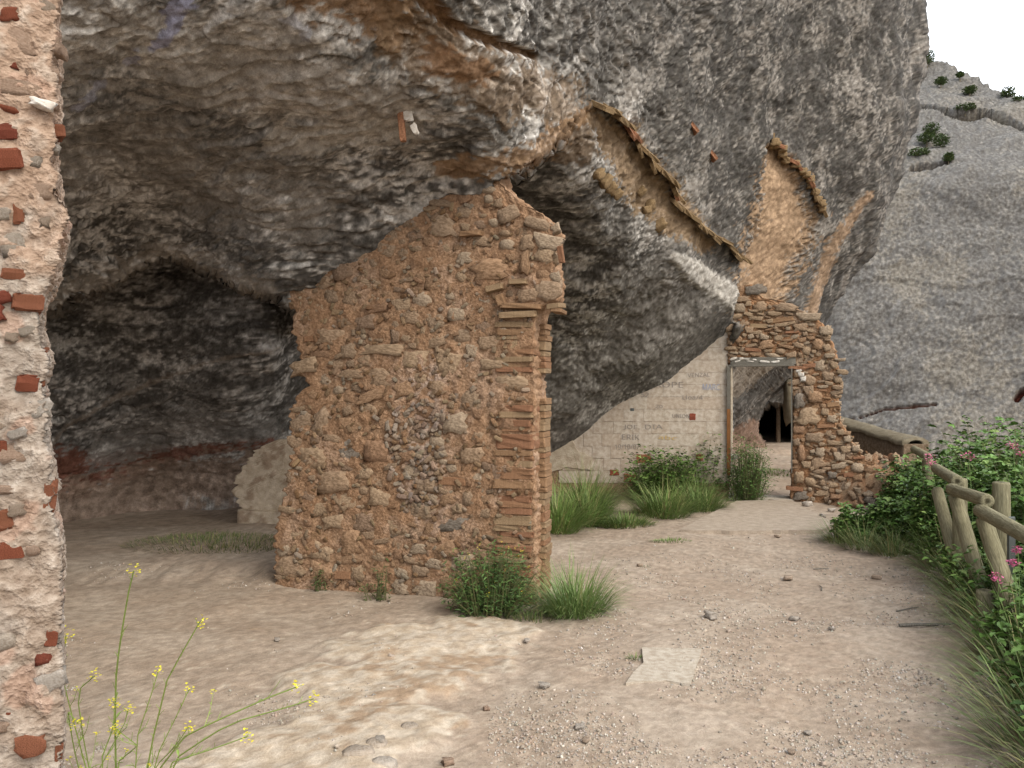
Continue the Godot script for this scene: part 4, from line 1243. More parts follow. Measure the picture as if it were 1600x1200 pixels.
func build_cave_things():
	# plastered remnant at the back of the shelter
	var fr := Frame.new(P(360, 780, 9.15), P(460, 780, 8.9))
	var t := thing("plastered_wall", "cream plastered stub of wall at the back of the dark shelter", "wall", Vector3(fr.at(410, 810).x, 0, fr.at(410, 810).z))
	var colour := func(q, n1, n2):
		return Color(0.68, 0.60, 0.49).lerp(Color(0.45, 0.36, 0.28), smooth(0.15, 0.35, n1 + n2 * 0.4)) * (1.0 + 0.1 * n2)
	obj("plaster", masonry(fr, 686, 830, 3.0, 3.0, func(v): return poly_at([[682.0, 452.0], [690.0, 424.0], [700.0, 402.0], [722.0, 384.0], [745.0, 368.0], [768.0, 365.0], [788.0, 374.0], [830.0, 376.0]], v) + N.edge.get_noise_2d(v * 3.0, 400.0) * 9.0, func(v): return 475.0, 0.5, 0.007, colour), M.plaster_vc, t, Transform3D(Basis(), -t.position))
	obj("ledge", masonry(fr, 795, 840, 3.0, 4.0, func(v): return 376.0, func(v): return 475.0, 0.6, 0.012, colour), M.plaster_vc, t, Transform3D(Basis(), -t.position + fr.n * 0.05))
	# post standing in the far cave mouth
	var q := P(1216, 704, 21.6)
	var po := thing("cave_post", "dark brown timber post standing in the far cave mouth", "post", q)
	obj("shaft", log_mesh(1.25, 0.06, 0.05, 31), M.parapet, po)
	var s := thing("hanging_slab", "grey green slab of rock hanging beside the far cave mouth", "rock", P(1233, 625, 18.2))
	obj("slab", rock_mesh(450, 0.9, 0.3, 0.3), M.cap, s, Transform3D(Basis.from_scale(Vector3(0.28, 1.15, 0.4))))
	# white plaster flake and its tile under the near rock
	var w := thing("plaster_flake", "small white plaster flake stuck to the underside of the near rock", "plaster", rock_at(640, 190))
	for f in [[0.0, 0.03, 0.085, 0.15, 0.15], [0.045, -0.08, 0.05, 0.09, 0.45]]:
		obj("flake", STONES[3], M.white, w, Transform3D(Basis(Vector3(0, 0, 1), f[4]) * Basis.from_scale(Vector3(f[2], f[3], 0.05)), Vector3(f[0], f[1], 0.03)))
	obj("tile_shard", BRICKS[1], M.tile_red, w, Transform3D(Basis(Vector3(0, 0, 1), 0.1) * Basis.from_scale(Vector3(0.04, 0.24, 0.06)), Vector3(-0.04, -0.04, 0.03)))

# ledges of old roof tiles still bedded in the rock
func build_ledges():
	var runs := [
		["roof_tile_ledge", "long slanting line of old roof tiles bedded in the rock above the block wall", [[921, 159], [940, 172], [965, 186], [990, 208], [1012, 238], [1035, 268], [1052, 290], [1062, 304]], 0.34, 1],
		["roof_tile_ledge", "shorter slanting line of old roof tiles ending at the doorway wall top", [[1050, 310], [1070, 328], [1095, 350], [1120, 368], [1145, 385], [1165, 403]], 0.30, 0],
		["roof_tile_ledge", "crooked line of broken tiles capping the ochre scar above the doorway", [[1211, 218], [1222, 228], [1234, 246], [1250, 262], [1264, 275], [1272, 296], [1276, 314], [1284, 332]], 0.22, 1],
	]
	for r in runs:
		var pts: Array = r[2]
		var at := rock_at(pts[0][0], pts[0][1])
		var t := thing(r[0], r[1], "roof tiles", at, "tile ledges on the rock")
		var total := pts.size() - 1
		for k in total:
			var n := 2
			for s in n:
				var u0 := lerpf(pts[k][0], pts[k + 1][0], float(s) / n)
				var v0 := lerpf(pts[k][1], pts[k + 1][1], float(s) / n)
				var u1 := lerpf(pts[k][0], pts[k + 1][0], float(s + 1) / n)
				var v1 := lerpf(pts[k][1], pts[k + 1][1], float(s + 1) / n)
				var a := rock_at(u0, v0)
				var b := rock_at(u1, v1)
				var dir := (b - a)
				var toward := (EYE - a).normalized()
				var ex := dir.normalized()
				var out := (toward - ex * toward.dot(ex)).normalized()
				var upv := out.cross(ex).normalized()
				if upv.y < 0: upv = -upv
				var ln := dir.length() * 1.12
				var bs := Basis(ex, upv, ex.cross(upv)) * Basis(Vector3(0, 0, 1), rng.randf_range(-0.06, 0.06)) * Basis.from_scale(Vector3(ln, rng.randf_range(0.035, 0.055), r[3] + rng.randf_range(-0.06, 0.05)))
				var m = M.tile_red if (r[4] == 1 and k == 2 and s < 2 or rng.randf() < 0.12) else M.tile
				obj("tile", BRICKS[rng.randi() % 5], m, t, Transform3D(bs, (a + b) * 0.5 + out * 0.01 - at))
				if r[3] < 0.25:
					obj("mortar_lump", STONES[rng.randi() % 9], M.tile, t, Transform3D(Basis.from_scale(Vector3(0.14, 0.11, 0.14)), a + out * 0.03 - at + Vector3(rng.randf_range(-0.04, 0.04), -0.03, 0)))
	for s in [[1078, 200, "small red tile stub sticking out of the grey rock, upper one"], [1108, 243, "small red tile stub sticking out of the grey rock, lower one"]]:
		var at := rock_at(s[0], s[1])
		var t := thing("tile_stub", s[2], "roof tile", at)
		obj("tile", SHARDS[2], M.tile_red, t, Transform3D(Basis(Vector3(0, 0, 1), -0.9) * Basis.from_scale(Vector3(0.15, 0.045, 0.16)), Vector3(0, 0, -0.02)))
	# knobs of mortar left along the lower edge of the scar
	var base := rock_at(925, 270)
	var t2 := thing("mortar_knobs", "row of knobbly mortar lumps under the upper tile ledge", "mortar", base)
	for s in [[925, 268, 12], [938, 280, 14], [952, 290, 12], [960, 300, 10], [1010, 300, 9], [1022, 318, 12], [1030, 350, 12], [1014, 330, 9]]:
		var at := rock_at(s[0], s[1])
		var k: float = s[2] * 2.0 * -at.z / F
		obj("mortar_lump", STONES[rng.randi() % 9], M.tile, t2, Transform3D(Basis.from_euler(Vector3(rng.randf(), rng.randf(), rng.randf())) * Basis.from_scale(Vector3(k, k * 0.8, k)), at - base))

# ---------------------------------------------------------------- on the ground
func ground_plate(poly: Array, thick: float, rise: float) -> ArrayMesh:
	var st := SurfaceTool.new()
	st.begin(Mesh.PRIMITIVE_TRIANGLES)
	st.set_smooth_group(-1)
	var fine := PackedVector2Array()
	for i in poly.size():
		var a := Vector2(poly[i][0], poly[i][1])
		var b := Vector2(poly[(i + 1) % poly.size()][0], poly[(i + 1) % poly.size()][1])
		var n := maxi(1, int(a.distance_to(b) / 12.0))
		for k in n:
			var q := a.lerp(b, float(k) / n)
			q += Vector2(N.edge.get_noise_2d(q.x * 5.0, q.y * 5.0), N.edge.get_noise_2d(q.y * 5.0, q.x * 5.0 + 50.0)) * 1.5
			var g := G0(q.x, q.y)
			fine.append(Vector2(g.x, g.z))
	var tri := Geometry2D.triangulate_polygon(fine)
	var top := 0.0
	for q in fine: top = maxf(top, ground_y(q.x, q.y))
	top += rise
	for i in range(0, tri.size(), 3):
		for k in [0, 1, 2]:
			var q := fine[tri[i + k]]
			st.add_vertex(Vector3(q.x, top, q.y))
	for i in fine.size():
		var a := fine[i]
		var b := fine[(i + 1) % fine.size()]
		var a1 := Vector3(a.x, top, a.y)
		var b1 := Vector3(b.x, top, b.y)
		var dn := Vector3(0, -thick, 0)
		for q in [a1, a1 + dn, b1, b1, a1 + dn, b1 + dn]: st.add_vertex(q)
	st.generate_normals()
	return st.commit()

func build_ground_things():
	var s := obj("concrete_slab", ground_plate([[1003, 1016], [1096, 1019], [1090, 1040], [1078, 1074], [1040, 1068], [978, 1072], [990, 1055], [1006, 1040]], 0.08, 0.004), M.concrete)
	tag(s, "pale broken concrete slab flush with the gravel path", "slab")
	var s2 := obj("concrete_floor", ground_plate([[1062, 832], [1110, 806], [1150, 786], [1236, 784], [1262, 800], [1305, 822], [1285, 832], [1180, 834]], 0.08, 0.016), M.floor)
	tag(s2, "worn concrete floor slab in front of the doorway", "slab")
	var spots := [[1110, 966, 12, "white stone lying on the gravel beyond the concrete slab", 4], [1232, 907, 9, "flat grey stone on bare earth near the fence", 7], [1370, 905, 8, "flat grey stone on the path beside the brambles", 7], [433, 1002, 6, "", 4], [905, 1140, 9, "", 4], [915, 1160, 8, "", 7], [700, 1195, 11, "", 1], [1262, 1148, 7, "", 4], [1236, 1178, 7, "", 7], [594, 1160, 10, "", 4], [1000, 885, 5, "", 7], [1240, 970, 8, "", 4], [1300, 985, 6, "", 4], [823, 1003, 6, "", 4], [1300, 800, 7, "", 4], [1262, 791, 9, "", 4], [1285, 808, 6, "", 4], [1215, 840, 5, "", 7], [850, 1075, 9, "", 4], [760, 1110, 7, "", 1]]
	for q in spots:
		var g := on_ground(q[0], q[1])
		var k: float = q[2] * 2.0 * -g.z / F
		var o := obj("loose_stone", STONES[rng.randi() % 9], M.grey_stone[1] if q[4] == 4 else (M.grey_stone[3] if q[4] == 7 else M.grey_stone[2]), null, Transform3D(Basis.from_euler(Vector3(-PI / 2 + rng.randf_range(-0.2, 0.2), rng.randf() * 6, 0)) * Basis.from_scale(Vector3(k, k * 0.8, k * 0.6)), g + Vector3(0, k * 0.12, 0)))
		tag(o, q[3] if q[3] != "" else "small loose stone lying on the gravel path", "stone", "" if q[3] != "" else "small loose stones")
	# cobbles sunk in the pale bedrock
	for q in [[560, 1172, 30, 16], [588, 1160, 22, 14], [640, 1135, 18, 9], [600, 1190, 26, 12]]:
		var g := on_ground(q[0], q[1])
		var px := -g.z / F
		var o := obj("sunken_cobble", COBBLES[rng.randi() % 5], M.grey_stone[[0, 3, 1, 0][rng.randi() % 4]], null, Transform3D(Basis.from_scale(Vector3(q[2] * 2 * px, 0.10, q[3] * 2.6 * px)), g + Vector3(0, -0.028, 0)))
		tag(o, "smooth cobble sunk in the pale bedrock", "stone", "cobbles in the pale bedrock")
	# dark twig at the path edge
	var tw := thing("fallen_twig", "dark fallen stick lying across the edge of the path", "stick", on_ground(1445, 980))
	obj("bark", tube([Vector3(-0.17, 0.012, 0.0), Vector3(-0.05, 0.02, 0.01), Vector3(0.08, 0.015, -0.01), Vector3(0.2, 0.02, 0.0)], 0.012, 0.008), M.old_wood, tw)
	for q in [[1418, 953, 0.12, 0.5], [1282, 920, 0.09, 1.3], [1283, 890, 0.07, 0.1]]:
		var g := on_ground(q[0], q[1])
		var o := obj("small_twig", tube([Vector3(-q[2], 0.006, 0), Vector3(0, 0.012, 0.01), Vector3(q[2], 0.006, 0)], 0.005, 0.003), M.old_wood, null, Transform3D(Basis(Vector3.UP, q[3]), g))
		tag(o, "thin dry twig lying on the bare path", "stick", "dry twigs on the path")

func tube(pts: Array, r0: float, r1: float, sides := 7) -> ArrayMesh:
	var p := PackedVector3Array()
	var n := pts.size()
	for j in n:
		var t: Vector3 = (pts[mini(j + 1, n - 1)] - pts[maxi(j - 1, 0)]).normalized()
		var a := t.cross(Vector3.UP if absf(t.y) < 0.9 else Vector3.RIGHT).normalized()
		var b := t.cross(a)
		var r := lerpf(r0, r1, float(j) / (n - 1))
		for i in sides:
			var an := TAU * i / sides
			p.append(pts[j] + (a * cos(an) + b * sin(an)) * r)
	return amesh(p, grid_normals(p, sides, n, true, false), grid_index(sides, n, true, false))

func log_mesh(length: float, r0: float, r1: float, seed_: int) -> ArrayMesh:
	# a round pole along +y with drying cracks and chamfered ends
	var n := make_noise(seed_, 1.2, 2)
	var sides := 28
	var rows := [[-0.001, 0.0], [0.0, 0.55], [0.0, 0.88], [0.012, 1.0]]
	var m := 14
	for k in range(1, m): rows.append([length * k / m, 1.0])
	rows.append_array([[length - 0.012, 1.0], [length, 0.88], [length, 0.55], [length + 0.001, 0.0]])
	var crack := rng.randf() * TAU
	var p := PackedVector3Array()
	for q in rows:
		var y: float = q[0]
		var r := lerpf(r0, r1, clampf(y / length, 0, 1))
		var ca := crack + n.get_noise_1d(y * 3.0) * 0.5
		for i in sides:
			var an := TAU * i / sides
			var k := 1.0 + 0.035 * n.get_noise_3d(cos(an) * 1.3, y * 2.0, sin(an) * 1.3)
			var da := absf(wrapf(an - ca, -PI, PI))
			k -= 0.10 * smooth(0.16, 0.0, da)
			p.append(Vector3(cos(an) * r * q[1] * k, y, sin(an) * r * q[1] * k))
	return amesh(p, grid_normals(p, sides, rows.size(), true, true), grid_index(sides, rows.size(), true, true))

func log_between(parent, called, a: Vector3, b: Vector3, r0: float, r1: float, seed_: int):
	var y := (b - a).normalized()
	var x := y.cross(Vector3(0.3, 0.2, 1)).normalized()
	var z := x.cross(y)
	return obj(called, log_mesh(a.distance_to(b), r0, r1, seed_), M.wood, parent, Transform3D(Basis(x, y, z), a - origin_of(parent)))

func build_fence():
	var f0 := Vector3(3.15, 0, -5.5)
	var t := thing("log_fence", "weathered round log fence along the outer edge of the path", "fence", f0)
	var r := 0.044
	log_between(t, "post", Vector3(3.19, -0.5, -5.55), Vector3(3.19, 0.96, -5.55), 0.056, 0.054, 1)
	log_between(t, "post", Vector3(3.42, -0.5, -6.5), Vector3(3.42, 0.88, -6.5), 0.055, 0.052, 2)
	log_between(t, "post", Vector3(4.2, -0.5, -8.6), Vector3(4.2, 0.84, -8.6), 0.055, 0.052, 3)
	log_between(t, "rail", P(1665, 872, 4.1), P(1531, 797, 5.42), r, r, 4)
	log_between(t, "rail", P(1543, 783, 5.36), P(1486, 764, 6.15), r, r * 0.95, 5)
	log_between(t, "rail", P(1496, 752, 6.2), P(1463, 732, 7.4), r, r, 6)
	log_between(t, "rail", P(1449, 713, 8.3), P(1428, 702, 9.0), r * 0.9, r * 0.9, 7)
	log_between(t, "brace", P(1622, 1075, 4.85), P(1537, 810, 5.42), 0.054, 0.05, 8)
	log_between(t, "brace", P(1545, 960, 5.6), P(1492, 774, 6.08), 0.052, 0.048, 9)
	log_between(t, "brace", P(1492, 870, 6.5), P(1464, 765, 6.9), 0.05, 0.046, 10)
	log_between(t, "post", P(1542, 940, 5.3) + Vector3(0, -0.2, 0), P(1538, 922, 5.3), 0.05, 0.048, 11)
	obj("bracket", BOXES[0], M.metal, t, Transform3D(Basis(Vector3.UP, 0.3) * Basis.from_scale(Vector3(0.05, 0.42, 0.02)), P(1580, 860, 5.35) - t.position))

# ---------------------------------------------------------------- plants
class Leaves:        # collects leaves, blades and stems into one surface
	var p := PackedVector3Array()
	var n := PackedVector3Array()
	var c := PackedColorArray()
	var ix := PackedInt32Array()
	func tri(a: Vector3, b: Vector3, d: Vector3, col: Color):
		var k := p.size()
		var nn := (d - a).cross(b - a).normalized()
		for q in [a, b, d]:
			p.append(q); n.append(nn); c.append(col)
		ix.append_array(PackedInt32Array([k, k + 1, k + 2]))
	func leaf(at: Vector3, along: Vector3, side: Vector3, ln: float, wd: float, col: Color, fold := 0.25):
		var up := along.cross(side).normalized()
		if up.y < 0: up = -up
		var tip := at + along * ln - up * ln * 0.12
		var mid := at + along * ln * 0.42
		var l := mid + side * wd * 0.5 + up * wd * fold
		var r := mid - side * wd * 0.5 + up * wd * fold
		var m2 := at + along * ln * 0.75 - up * ln * 0.03
		var l2 := m2 + side * wd * 0.36 + up * wd * fold * 0.6
		var r2 := m2 - side * wd * 0.36 + up * wd * fold * 0.6
		tri(at, l, mid, col); tri(at, mid, r, col)
		tri(mid, l, l2, col); tri(mid, l2, m2, col); tri(mid, m2, r2, col); tri(mid, r2, r, col)
		tri(m2, l2, tip, col); tri(m2, tip, r2, col)
	func blade(at: Vector3, dir: Vector3, ln: float, wd: float, bend: float, col: Color, tipc: Color):
		# a grass blade: bends over along its lean
		var lean := Vector3(dir.x, 0, dir.z)
		var side := Vector3(-dir.z, 0, dir.x).normalized()
		if side.length() < 0.5: side = Vector3.RIGHT
		var q := at
		var d := dir.normalized()
		var prev_l := q - side * wd * 0.5
		var prev_r := q + side * wd * 0.5
		var seg := 4
		for i in seg:
			var t := float(i + 1) / seg
			d = (d + (lean.normalized() * 0.5 + Vector3(0, -0.75, 0)) * bend * t).normalized()
			q += d * ln / seg
			var w := wd * (1.0 - t * t) * 0.5
			var cc := col.lerp(tipc, t)
			var nl := q - side * w
			var nr := q + side * w
			tri(prev_l, nl, prev_r, cc)
			if i < seg - 1: tri(prev_r, nl, nr, cc)
			prev_l = nl; prev_r = nr
	func stem(pts: Array, r0: float, r1: float, col: Color):
		for i in pts.size() - 1:
			var a: Vector3 = pts[i]
			var b: Vector3 = pts[i + 1]
			var t := (b - a).normalized()
			var x := t.cross(Vector3.UP if absf(t.y) < 0.9 else Vector3.RIGHT).normalized()
			var y := t.cross(x)
			var ra := lerpf(r0, r1, float(i) / (pts.size() - 1))
			var rb := lerpf(r0, r1, float(i + 1) / (pts.size() - 1))
			for k in 3:
				var a0 := x * cos(TAU * k / 3) + y * sin(TAU * k / 3)
				var a1 := x * cos(TAU * (k + 1) / 3) + y * sin(TAU * (k + 1) / 3)
				tri(a + a0 * ra, b + a0 * rb, a + a1 * ra, col)
				tri(a + a1 * ra, b + a0 * rb, b + a1 * rb, col)
	func mesh() -> ArrayMesh:
		var a := []
		a.resize(Mesh.ARRAY_MAX)
		a[Mesh.ARRAY_VERTEX] = p
		a[Mesh.ARRAY_NORMAL] = n
		a[Mesh.ARRAY_COLOR] = c
		a[Mesh.ARRAY_INDEX] = ix
		var m := ArrayMesh.new()
		m.add_surface_from_arrays(Mesh.PRIMITIVE_TRIANGLES, a)
		return m

var GREENS := [Color(0.085, 0.155, 0.035), Color(0.11, 0.185, 0.045), Color(0.065, 0.125, 0.03), Color(0.13, 0.20, 0.06)]
var STRAW := Color(0.30, 0.27, 0.13)

func ball() -> Vector3:
	while true:
		var q := Vector3(rng.randf_range(-1, 1), rng.randf_range(-1, 1), rng.randf_range(-1, 1))
		if q.length_squared() <= 1.0: return q
	return Vector3.ZERO

# a tuft of grass: root positions inside an ellipse
func grass(called, label, group, at: Vector3, rx: float, rz: float, blades: int, h: float, spread: float, greens: Array, straw := 0.08, wd := 0.006, stuff := false, cat := "grass"):
	var L := Leaves.new()
	var tone := rng.randf_range(0.75, 1.2)
	for i in blades:
		var a := rng.randf() * TAU
		var r := sqrt(rng.randf())
		var q := Vector3(cos(a) * rx * r, 0, sin(a) * rz * r)
		q.y = ground_y(at.x + q.x, at.z + q.z) - at.y - 0.01
		var dir := Vector3(cos(a) * r * spread + rng.randf_range(-0.35, 0.35), 1.0, sin(a) * r * spread + rng.randf_range(-0.35, 0.35))
		var ln := h * rng.randf_range(0.45, 1.1) * (1.1 - 0.45 * r)
		var c: Color = jit(greens[rng.randi() % greens.size()], 0.25)
		c = Color(c.r * tone, c.g * tone, c.b * tone)
		if rng.randf() < straw: c = jit(STRAW, 0.2)
		L.blade(q, dir, ln, wd * rng.randf_range(0.7, 1.3), rng.randf_range(0.05, 0.55), c, c.lerp(Color(0.20, 0.24, 0.09), 0.35))
	var o := obj(called, L.mesh(), M.leaf, null, Transform3D(Basis(), at))
	tag(o, label, cat, group, "stuff" if stuff else "")
	return o

# a leafy shrub: curved stems from the root, twigs, leaves along them
func shrub(called, label, cat, group, at: Vector3, rad: Vector3, stems: int, leaves: int, ln: float, wd: float, greens: Array, three := false, flowers := [], low := 0.05):
	var root := thing(called, label, cat, at, group)
	var S := Leaves.new()
	var L := Leaves.new()
	var Fl := Leaves.new()
	var per := maxi(1, leaves / stems)
	for s in stems:
		var e := ball()
		var tip := Vector3(e.x * rad.x, rad.y * (0.25 + 0.75 * absf(rng.randf_range(0.0, 1.0))) * (1.0 - 0.35 * Vector2(e.x, e.z).length_squared()), e.z * rad.z)
		var foot := Vector3(e.x * rad.x * 0.55 + rng.randf_range(-0.03, 0.03), 0, e.z * rad.z * 0.55)
		foot.y = minf(0.0, ground_y(at.x + foot.x, at.z + foot.z) - at.y)
		var mid := foot.lerp(tip, 0.55) + Vector3(0, tip.y * 0.2, 0) + ball() * 0.05 * rad.y
		var pts := []
		for k in 6:
			var t := k / 5.0
			pts.append(foot.lerp(mid, t).lerp(mid.lerp(tip, t), t))
		S.stem(pts, 0.004 + rad.y * 0.004, 0.0015, Color(0.10, 0.10, 0.045))
		var tone := rng.randf_range(0.75, 1.25)
		for k in per:
			var t := rng.randf_range(low, 1.0)
			var x := t * 5.0
			var i := mini(int(x), 4)
			var q: Vector3 = pts[i].lerp(pts[i + 1], x - i) + ball() * Vector3(1, 0.8, 1) * minf(0.16, rad.y * 0.2)
			var yaw := rng.randf() * TAU
			var along := Vector3(cos(yaw), rng.randf_range(-0.35, 0.7), sin(yaw)).normalized()
			var side := Vector3(-sin(yaw), rng.randf_range(-0.4, 0.4), cos(yaw)).normalized()
			var c: Color = jit(greens[rng.randi() % greens.size()], 0.22)
			c = Color(c.r * tone, c.g * tone, c.b * tone)
			var sz := rng.randf_range(0.65, 1.25)
			L.leaf(q, along, side, ln * sz, wd * sz, c)
			if three:
				for g in [-1.0, 1.0]:
					var al = (along * 0.45 + side * g).normalized()
					L.leaf(q - along * ln * 0.05, al, along, ln * 0.8 * sz, wd * 0.85 * sz, jit(c, 0.08))
		if flowers.size() > 0 and rng.randf() < flowers[1]:
			var fc: Color = flowers[0]
			for k in flowers[3]:
				var b = ball() * flowers[2]
				var yaw := rng.randf() * TAU
				Fl.leaf(tip + b + Vector3(0, 0.02, 0), Vector3(cos(yaw), 0.5, sin(yaw)).normalized(), Vector3(-sin(yaw), 0, cos(yaw)), flowers[2] * 0.8, flowers[2] * 0.6, jit(fc, 0.2), 0.1)
	obj("stems", S.mesh(), M.leaf, root)
	obj("foliage", L.mesh(), M.leaf, root)
	if Fl.p.size() > 0: obj("flowers", Fl.mesh(), M.petal, root)
	return root

# a flower head or a tall flowering stem of the red valerian
func valerian(u: float, v: float, d: float, label: String, size := 0.035):
	var top := P(u, v, d)
	var foot := Vector3(top.x + rng.randf_range(-0.08, 0.08), ground_y(top.x, top.z), top.z + 0.05)
	var t := thing("valerian_flower", label, "flower", foot, "pink flowers among the brambles")
	var S := Leaves.new()
	var rel := top - foot
	var pts := []
	for k in 6: pts.append(rel * (k / 5.0) + Vector3(sin(k * 0.6) * 0.02, 0, 0))
	S.stem(pts, 0.004, 0.002, Color(0.10, 0.16, 0.05))
	for k in 8:
		var yaw := rng.randf() * TAU
		S.leaf(pts[1 + k % 4], Vector3(cos(yaw), 0.4, sin(yaw)).normalized(), Vector3(-sin(yaw), 0, cos(yaw)), 0.07, 0.025, jit(GREENS[1], 0.2))
	obj("stalk", S.mesh(), M.leaf, t)
	var Fl := Leaves.new()
	for k in 46:
		var b := ball() * Vector3(1.0, 0.7, 1.0) * size
		var yaw := rng.randf() * TAU
		Fl.leaf(rel + b, Vector3(cos(yaw), rng.randf_range(0, 0.8), sin(yaw)).normalized(), Vector3(-sin(yaw), 0, cos(yaw)), 0.017, 0.014, jit(Color(0.55, 0.13, 0.27), 0.25), 0.1)
	obj("flower_head", Fl.mesh(), M.petal, t)

func mustard():
	# the thin yellow-flowered plant in front, left
	var root_at := P(190, 1290, 2.55)
	root_at.y = ground_y(root_at.x, root_at.z)
	var t := thing("mustard_plant", "spindly yellow-flowered mustard plant in front of the near broken wall", "plant", root_at)
	var S := Leaves.new()
	var Fl := Leaves.new()
	var green := Color(0.20, 0.27, 0.07)
	var stems := [
		[[190, 1260, 2.55], [180, 1120, 2.5], [187, 1010, 2.45], [200, 930, 2.42], [209, 892, 2.4], 0.0030, 1.0],
		[[195, 1255, 2.5], [240, 1150, 2.45], [262, 1060, 2.4], [290, 1010, 2.4], [312, 972, 2.4], 0.0026, 0.8],
		[[195, 1270, 2.4], [250, 1200, 2.35], [330, 1130, 2.3], [420, 1090, 2.3], [462, 1074, 2.3], 0.0026, 0.7],
		[[200, 1280, 2.35], [280, 1180, 2.3], [360, 1130, 2.28], [450, 1105, 2.26], [490, 1092, 2.25], 0.0024, 0.7],
		[[200, 1275, 2.3], [270, 1190, 2.25], [340, 1168, 2.22], [388, 1150, 2.2], 0.0022, 0.7],
		[[160, 1270, 2.5], [160, 1180, 2.48], [178, 1135, 2.46], [180, 1100, 2.45], 0.0024, 1.0],
		[[165, 1260, 2.45], [130, 1150, 2.42], [120, 1080, 2.4], [148, 1056, 2.4], 0.0022, 0.7],
		[[170, 1260, 2.5], [120, 1190, 2.45], [105, 1110, 2.42], [122, 1130, 2.4], 0.0022, 1.0],
		[[180, 1240, 2.5], [215, 1150, 2.46], [235, 1090, 2.44], [247, 1050, 2.44], 0.0020, 0.6],
		[[190, 1240, 2.45], [250, 1170, 2.42], [280, 1110, 2.4], [296, 1076, 2.4], 0.0020, 0.5],
		[[175, 1255, 2.5], [185, 1190, 2.5], [215, 1165, 2.48], [180, 1138, 2.46], 0.0020, 0.8],
		[[100, 1150, 2.5], [98, 1060, 2.48], [102, 1010, 2.46], [103, 993, 2.45], 0.0022, 1.1],
		[[200, 1260, 2.4], [240, 1200, 2.38], [275, 1165, 2.36], [294, 1136, 2.35], 0.0020, 0.7],
		[[180, 1260, 2.5], [150, 1210, 2.48], [195, 1130, 2.46], [200, 1108, 2.45], 0.0020, 0.8],
	]
	for s in stems:
		var pts := []
		var ctl := []
		for k in s:
			if k is Array: ctl.append(P(k[0], k[1], k[2]) - root_at)
		ctl[0] = Vector3(rng.randf_range(-0.03, 0.03), 0, rng.randf_range(-0.03, 0.03))
		var cv := Curve3D.new()
		for i in ctl.size():
			var tan_: Vector3 = (ctl[mini(i + 1, ctl.size() - 1)] - ctl[maxi(i - 1, 0)]) * 0.17
			cv.add_point(ctl[i], -tan_, tan_)
		var n := 16
		for k in n + 1: pts.append(cv.sample_baked(cv.get_baked_length() * k / n))
		S.stem(pts, s[-2] * 1.5, s[-2] * 0.75, jit(green, 0.12))
		# slender seed pods along the upper stem
		for k in range(5, n):
			for g in 2:
				if rng.randf() < 0.8:
					var yaw := rng.randf() * TAU
					var q: Vector3 = pts[k].lerp(pts[k + 1], rng.randf())
					var dir: Vector3 = ((pts[k + 1] - pts[k]).normalized() + Vector3(cos(yaw), 0.3, sin(yaw)) * 0.8).normalized()
					S.stem([q, q + dir * rng.randf_range(0.012, 0.03)], 0.0011, 0.0007, jit(green, 0.15))
		for k in 5:
			var yaw := rng.randf() * TAU
			S.leaf(pts[3 + rng.randi() % 8], Vector3(cos(yaw), 0.5, sin(yaw)).normalized(), Vector3(-sin(yaw), 0, cos(yaw)), rng.randf_range(0.02, 0.05), 0.008, jit(green, 0.2))
		for k in range(6, n - 1, 2):
			if rng.randf() < 0.6:
				var yaw := rng.randf() * TAU
				var q: Vector3 = pts[k]
				var d0: Vector3 = ((pts[k + 1] - pts[k]).normalized() + Vector3(cos(yaw), 0.2, sin(yaw)) * 0.9).normalized()
				var ln := rng.randf_range(0.03, 0.09)
				var tw: Vector3 = q + d0 * ln + Vector3(0, ln * 0.35, 0)
				S.stem([q, q + d0 * ln * 0.6, tw], 0.0012, 0.0008, jit(green, 0.15))
				for g in 4: S.leaf(q + d0 * ln * rng.randf(), Vector3(cos(yaw + g), 0.5, sin(yaw + g)).normalized(), Vector3(-sin(yaw + g), 0, cos(yaw + g)), 0.014, 0.004, jit(green, 0.2))
				if rng.randf() < 0.45:
					for g in 7: Fl.leaf(tw + ball() * 0.007, Vector3(cos(yaw + g), 0.4, sin(yaw + g)).normalized(), Vector3(-sin(yaw + g), 0, cos(yaw + g)), 0.007, 0.006, jit(Color(0.60, 0.55, 0.06), 0.2), 0.1)
		var tip: Vector3 = pts[-1]
		for k in int(26 * s[-1]):
			var yaw := rng.randf() * TAU
			var b = ball() * Vector3(0.017, 0.022, 0.017) * (0.7 + 0.4 * s[-1])
			Fl.leaf(tip + b, Vector3(cos(yaw), rng.randf_range(-0.2, 0.8), sin(yaw)).normalized(), Vector3(-sin(yaw), 0, cos(yaw)), 0.009, 0.0075, jit(Color(0.62, 0.56, 0.05), 0.2), 0.1)
	obj("stems", S.mesh(), M.leaf, t)
	obj("flowers", Fl.mesh(), M.petal, t)

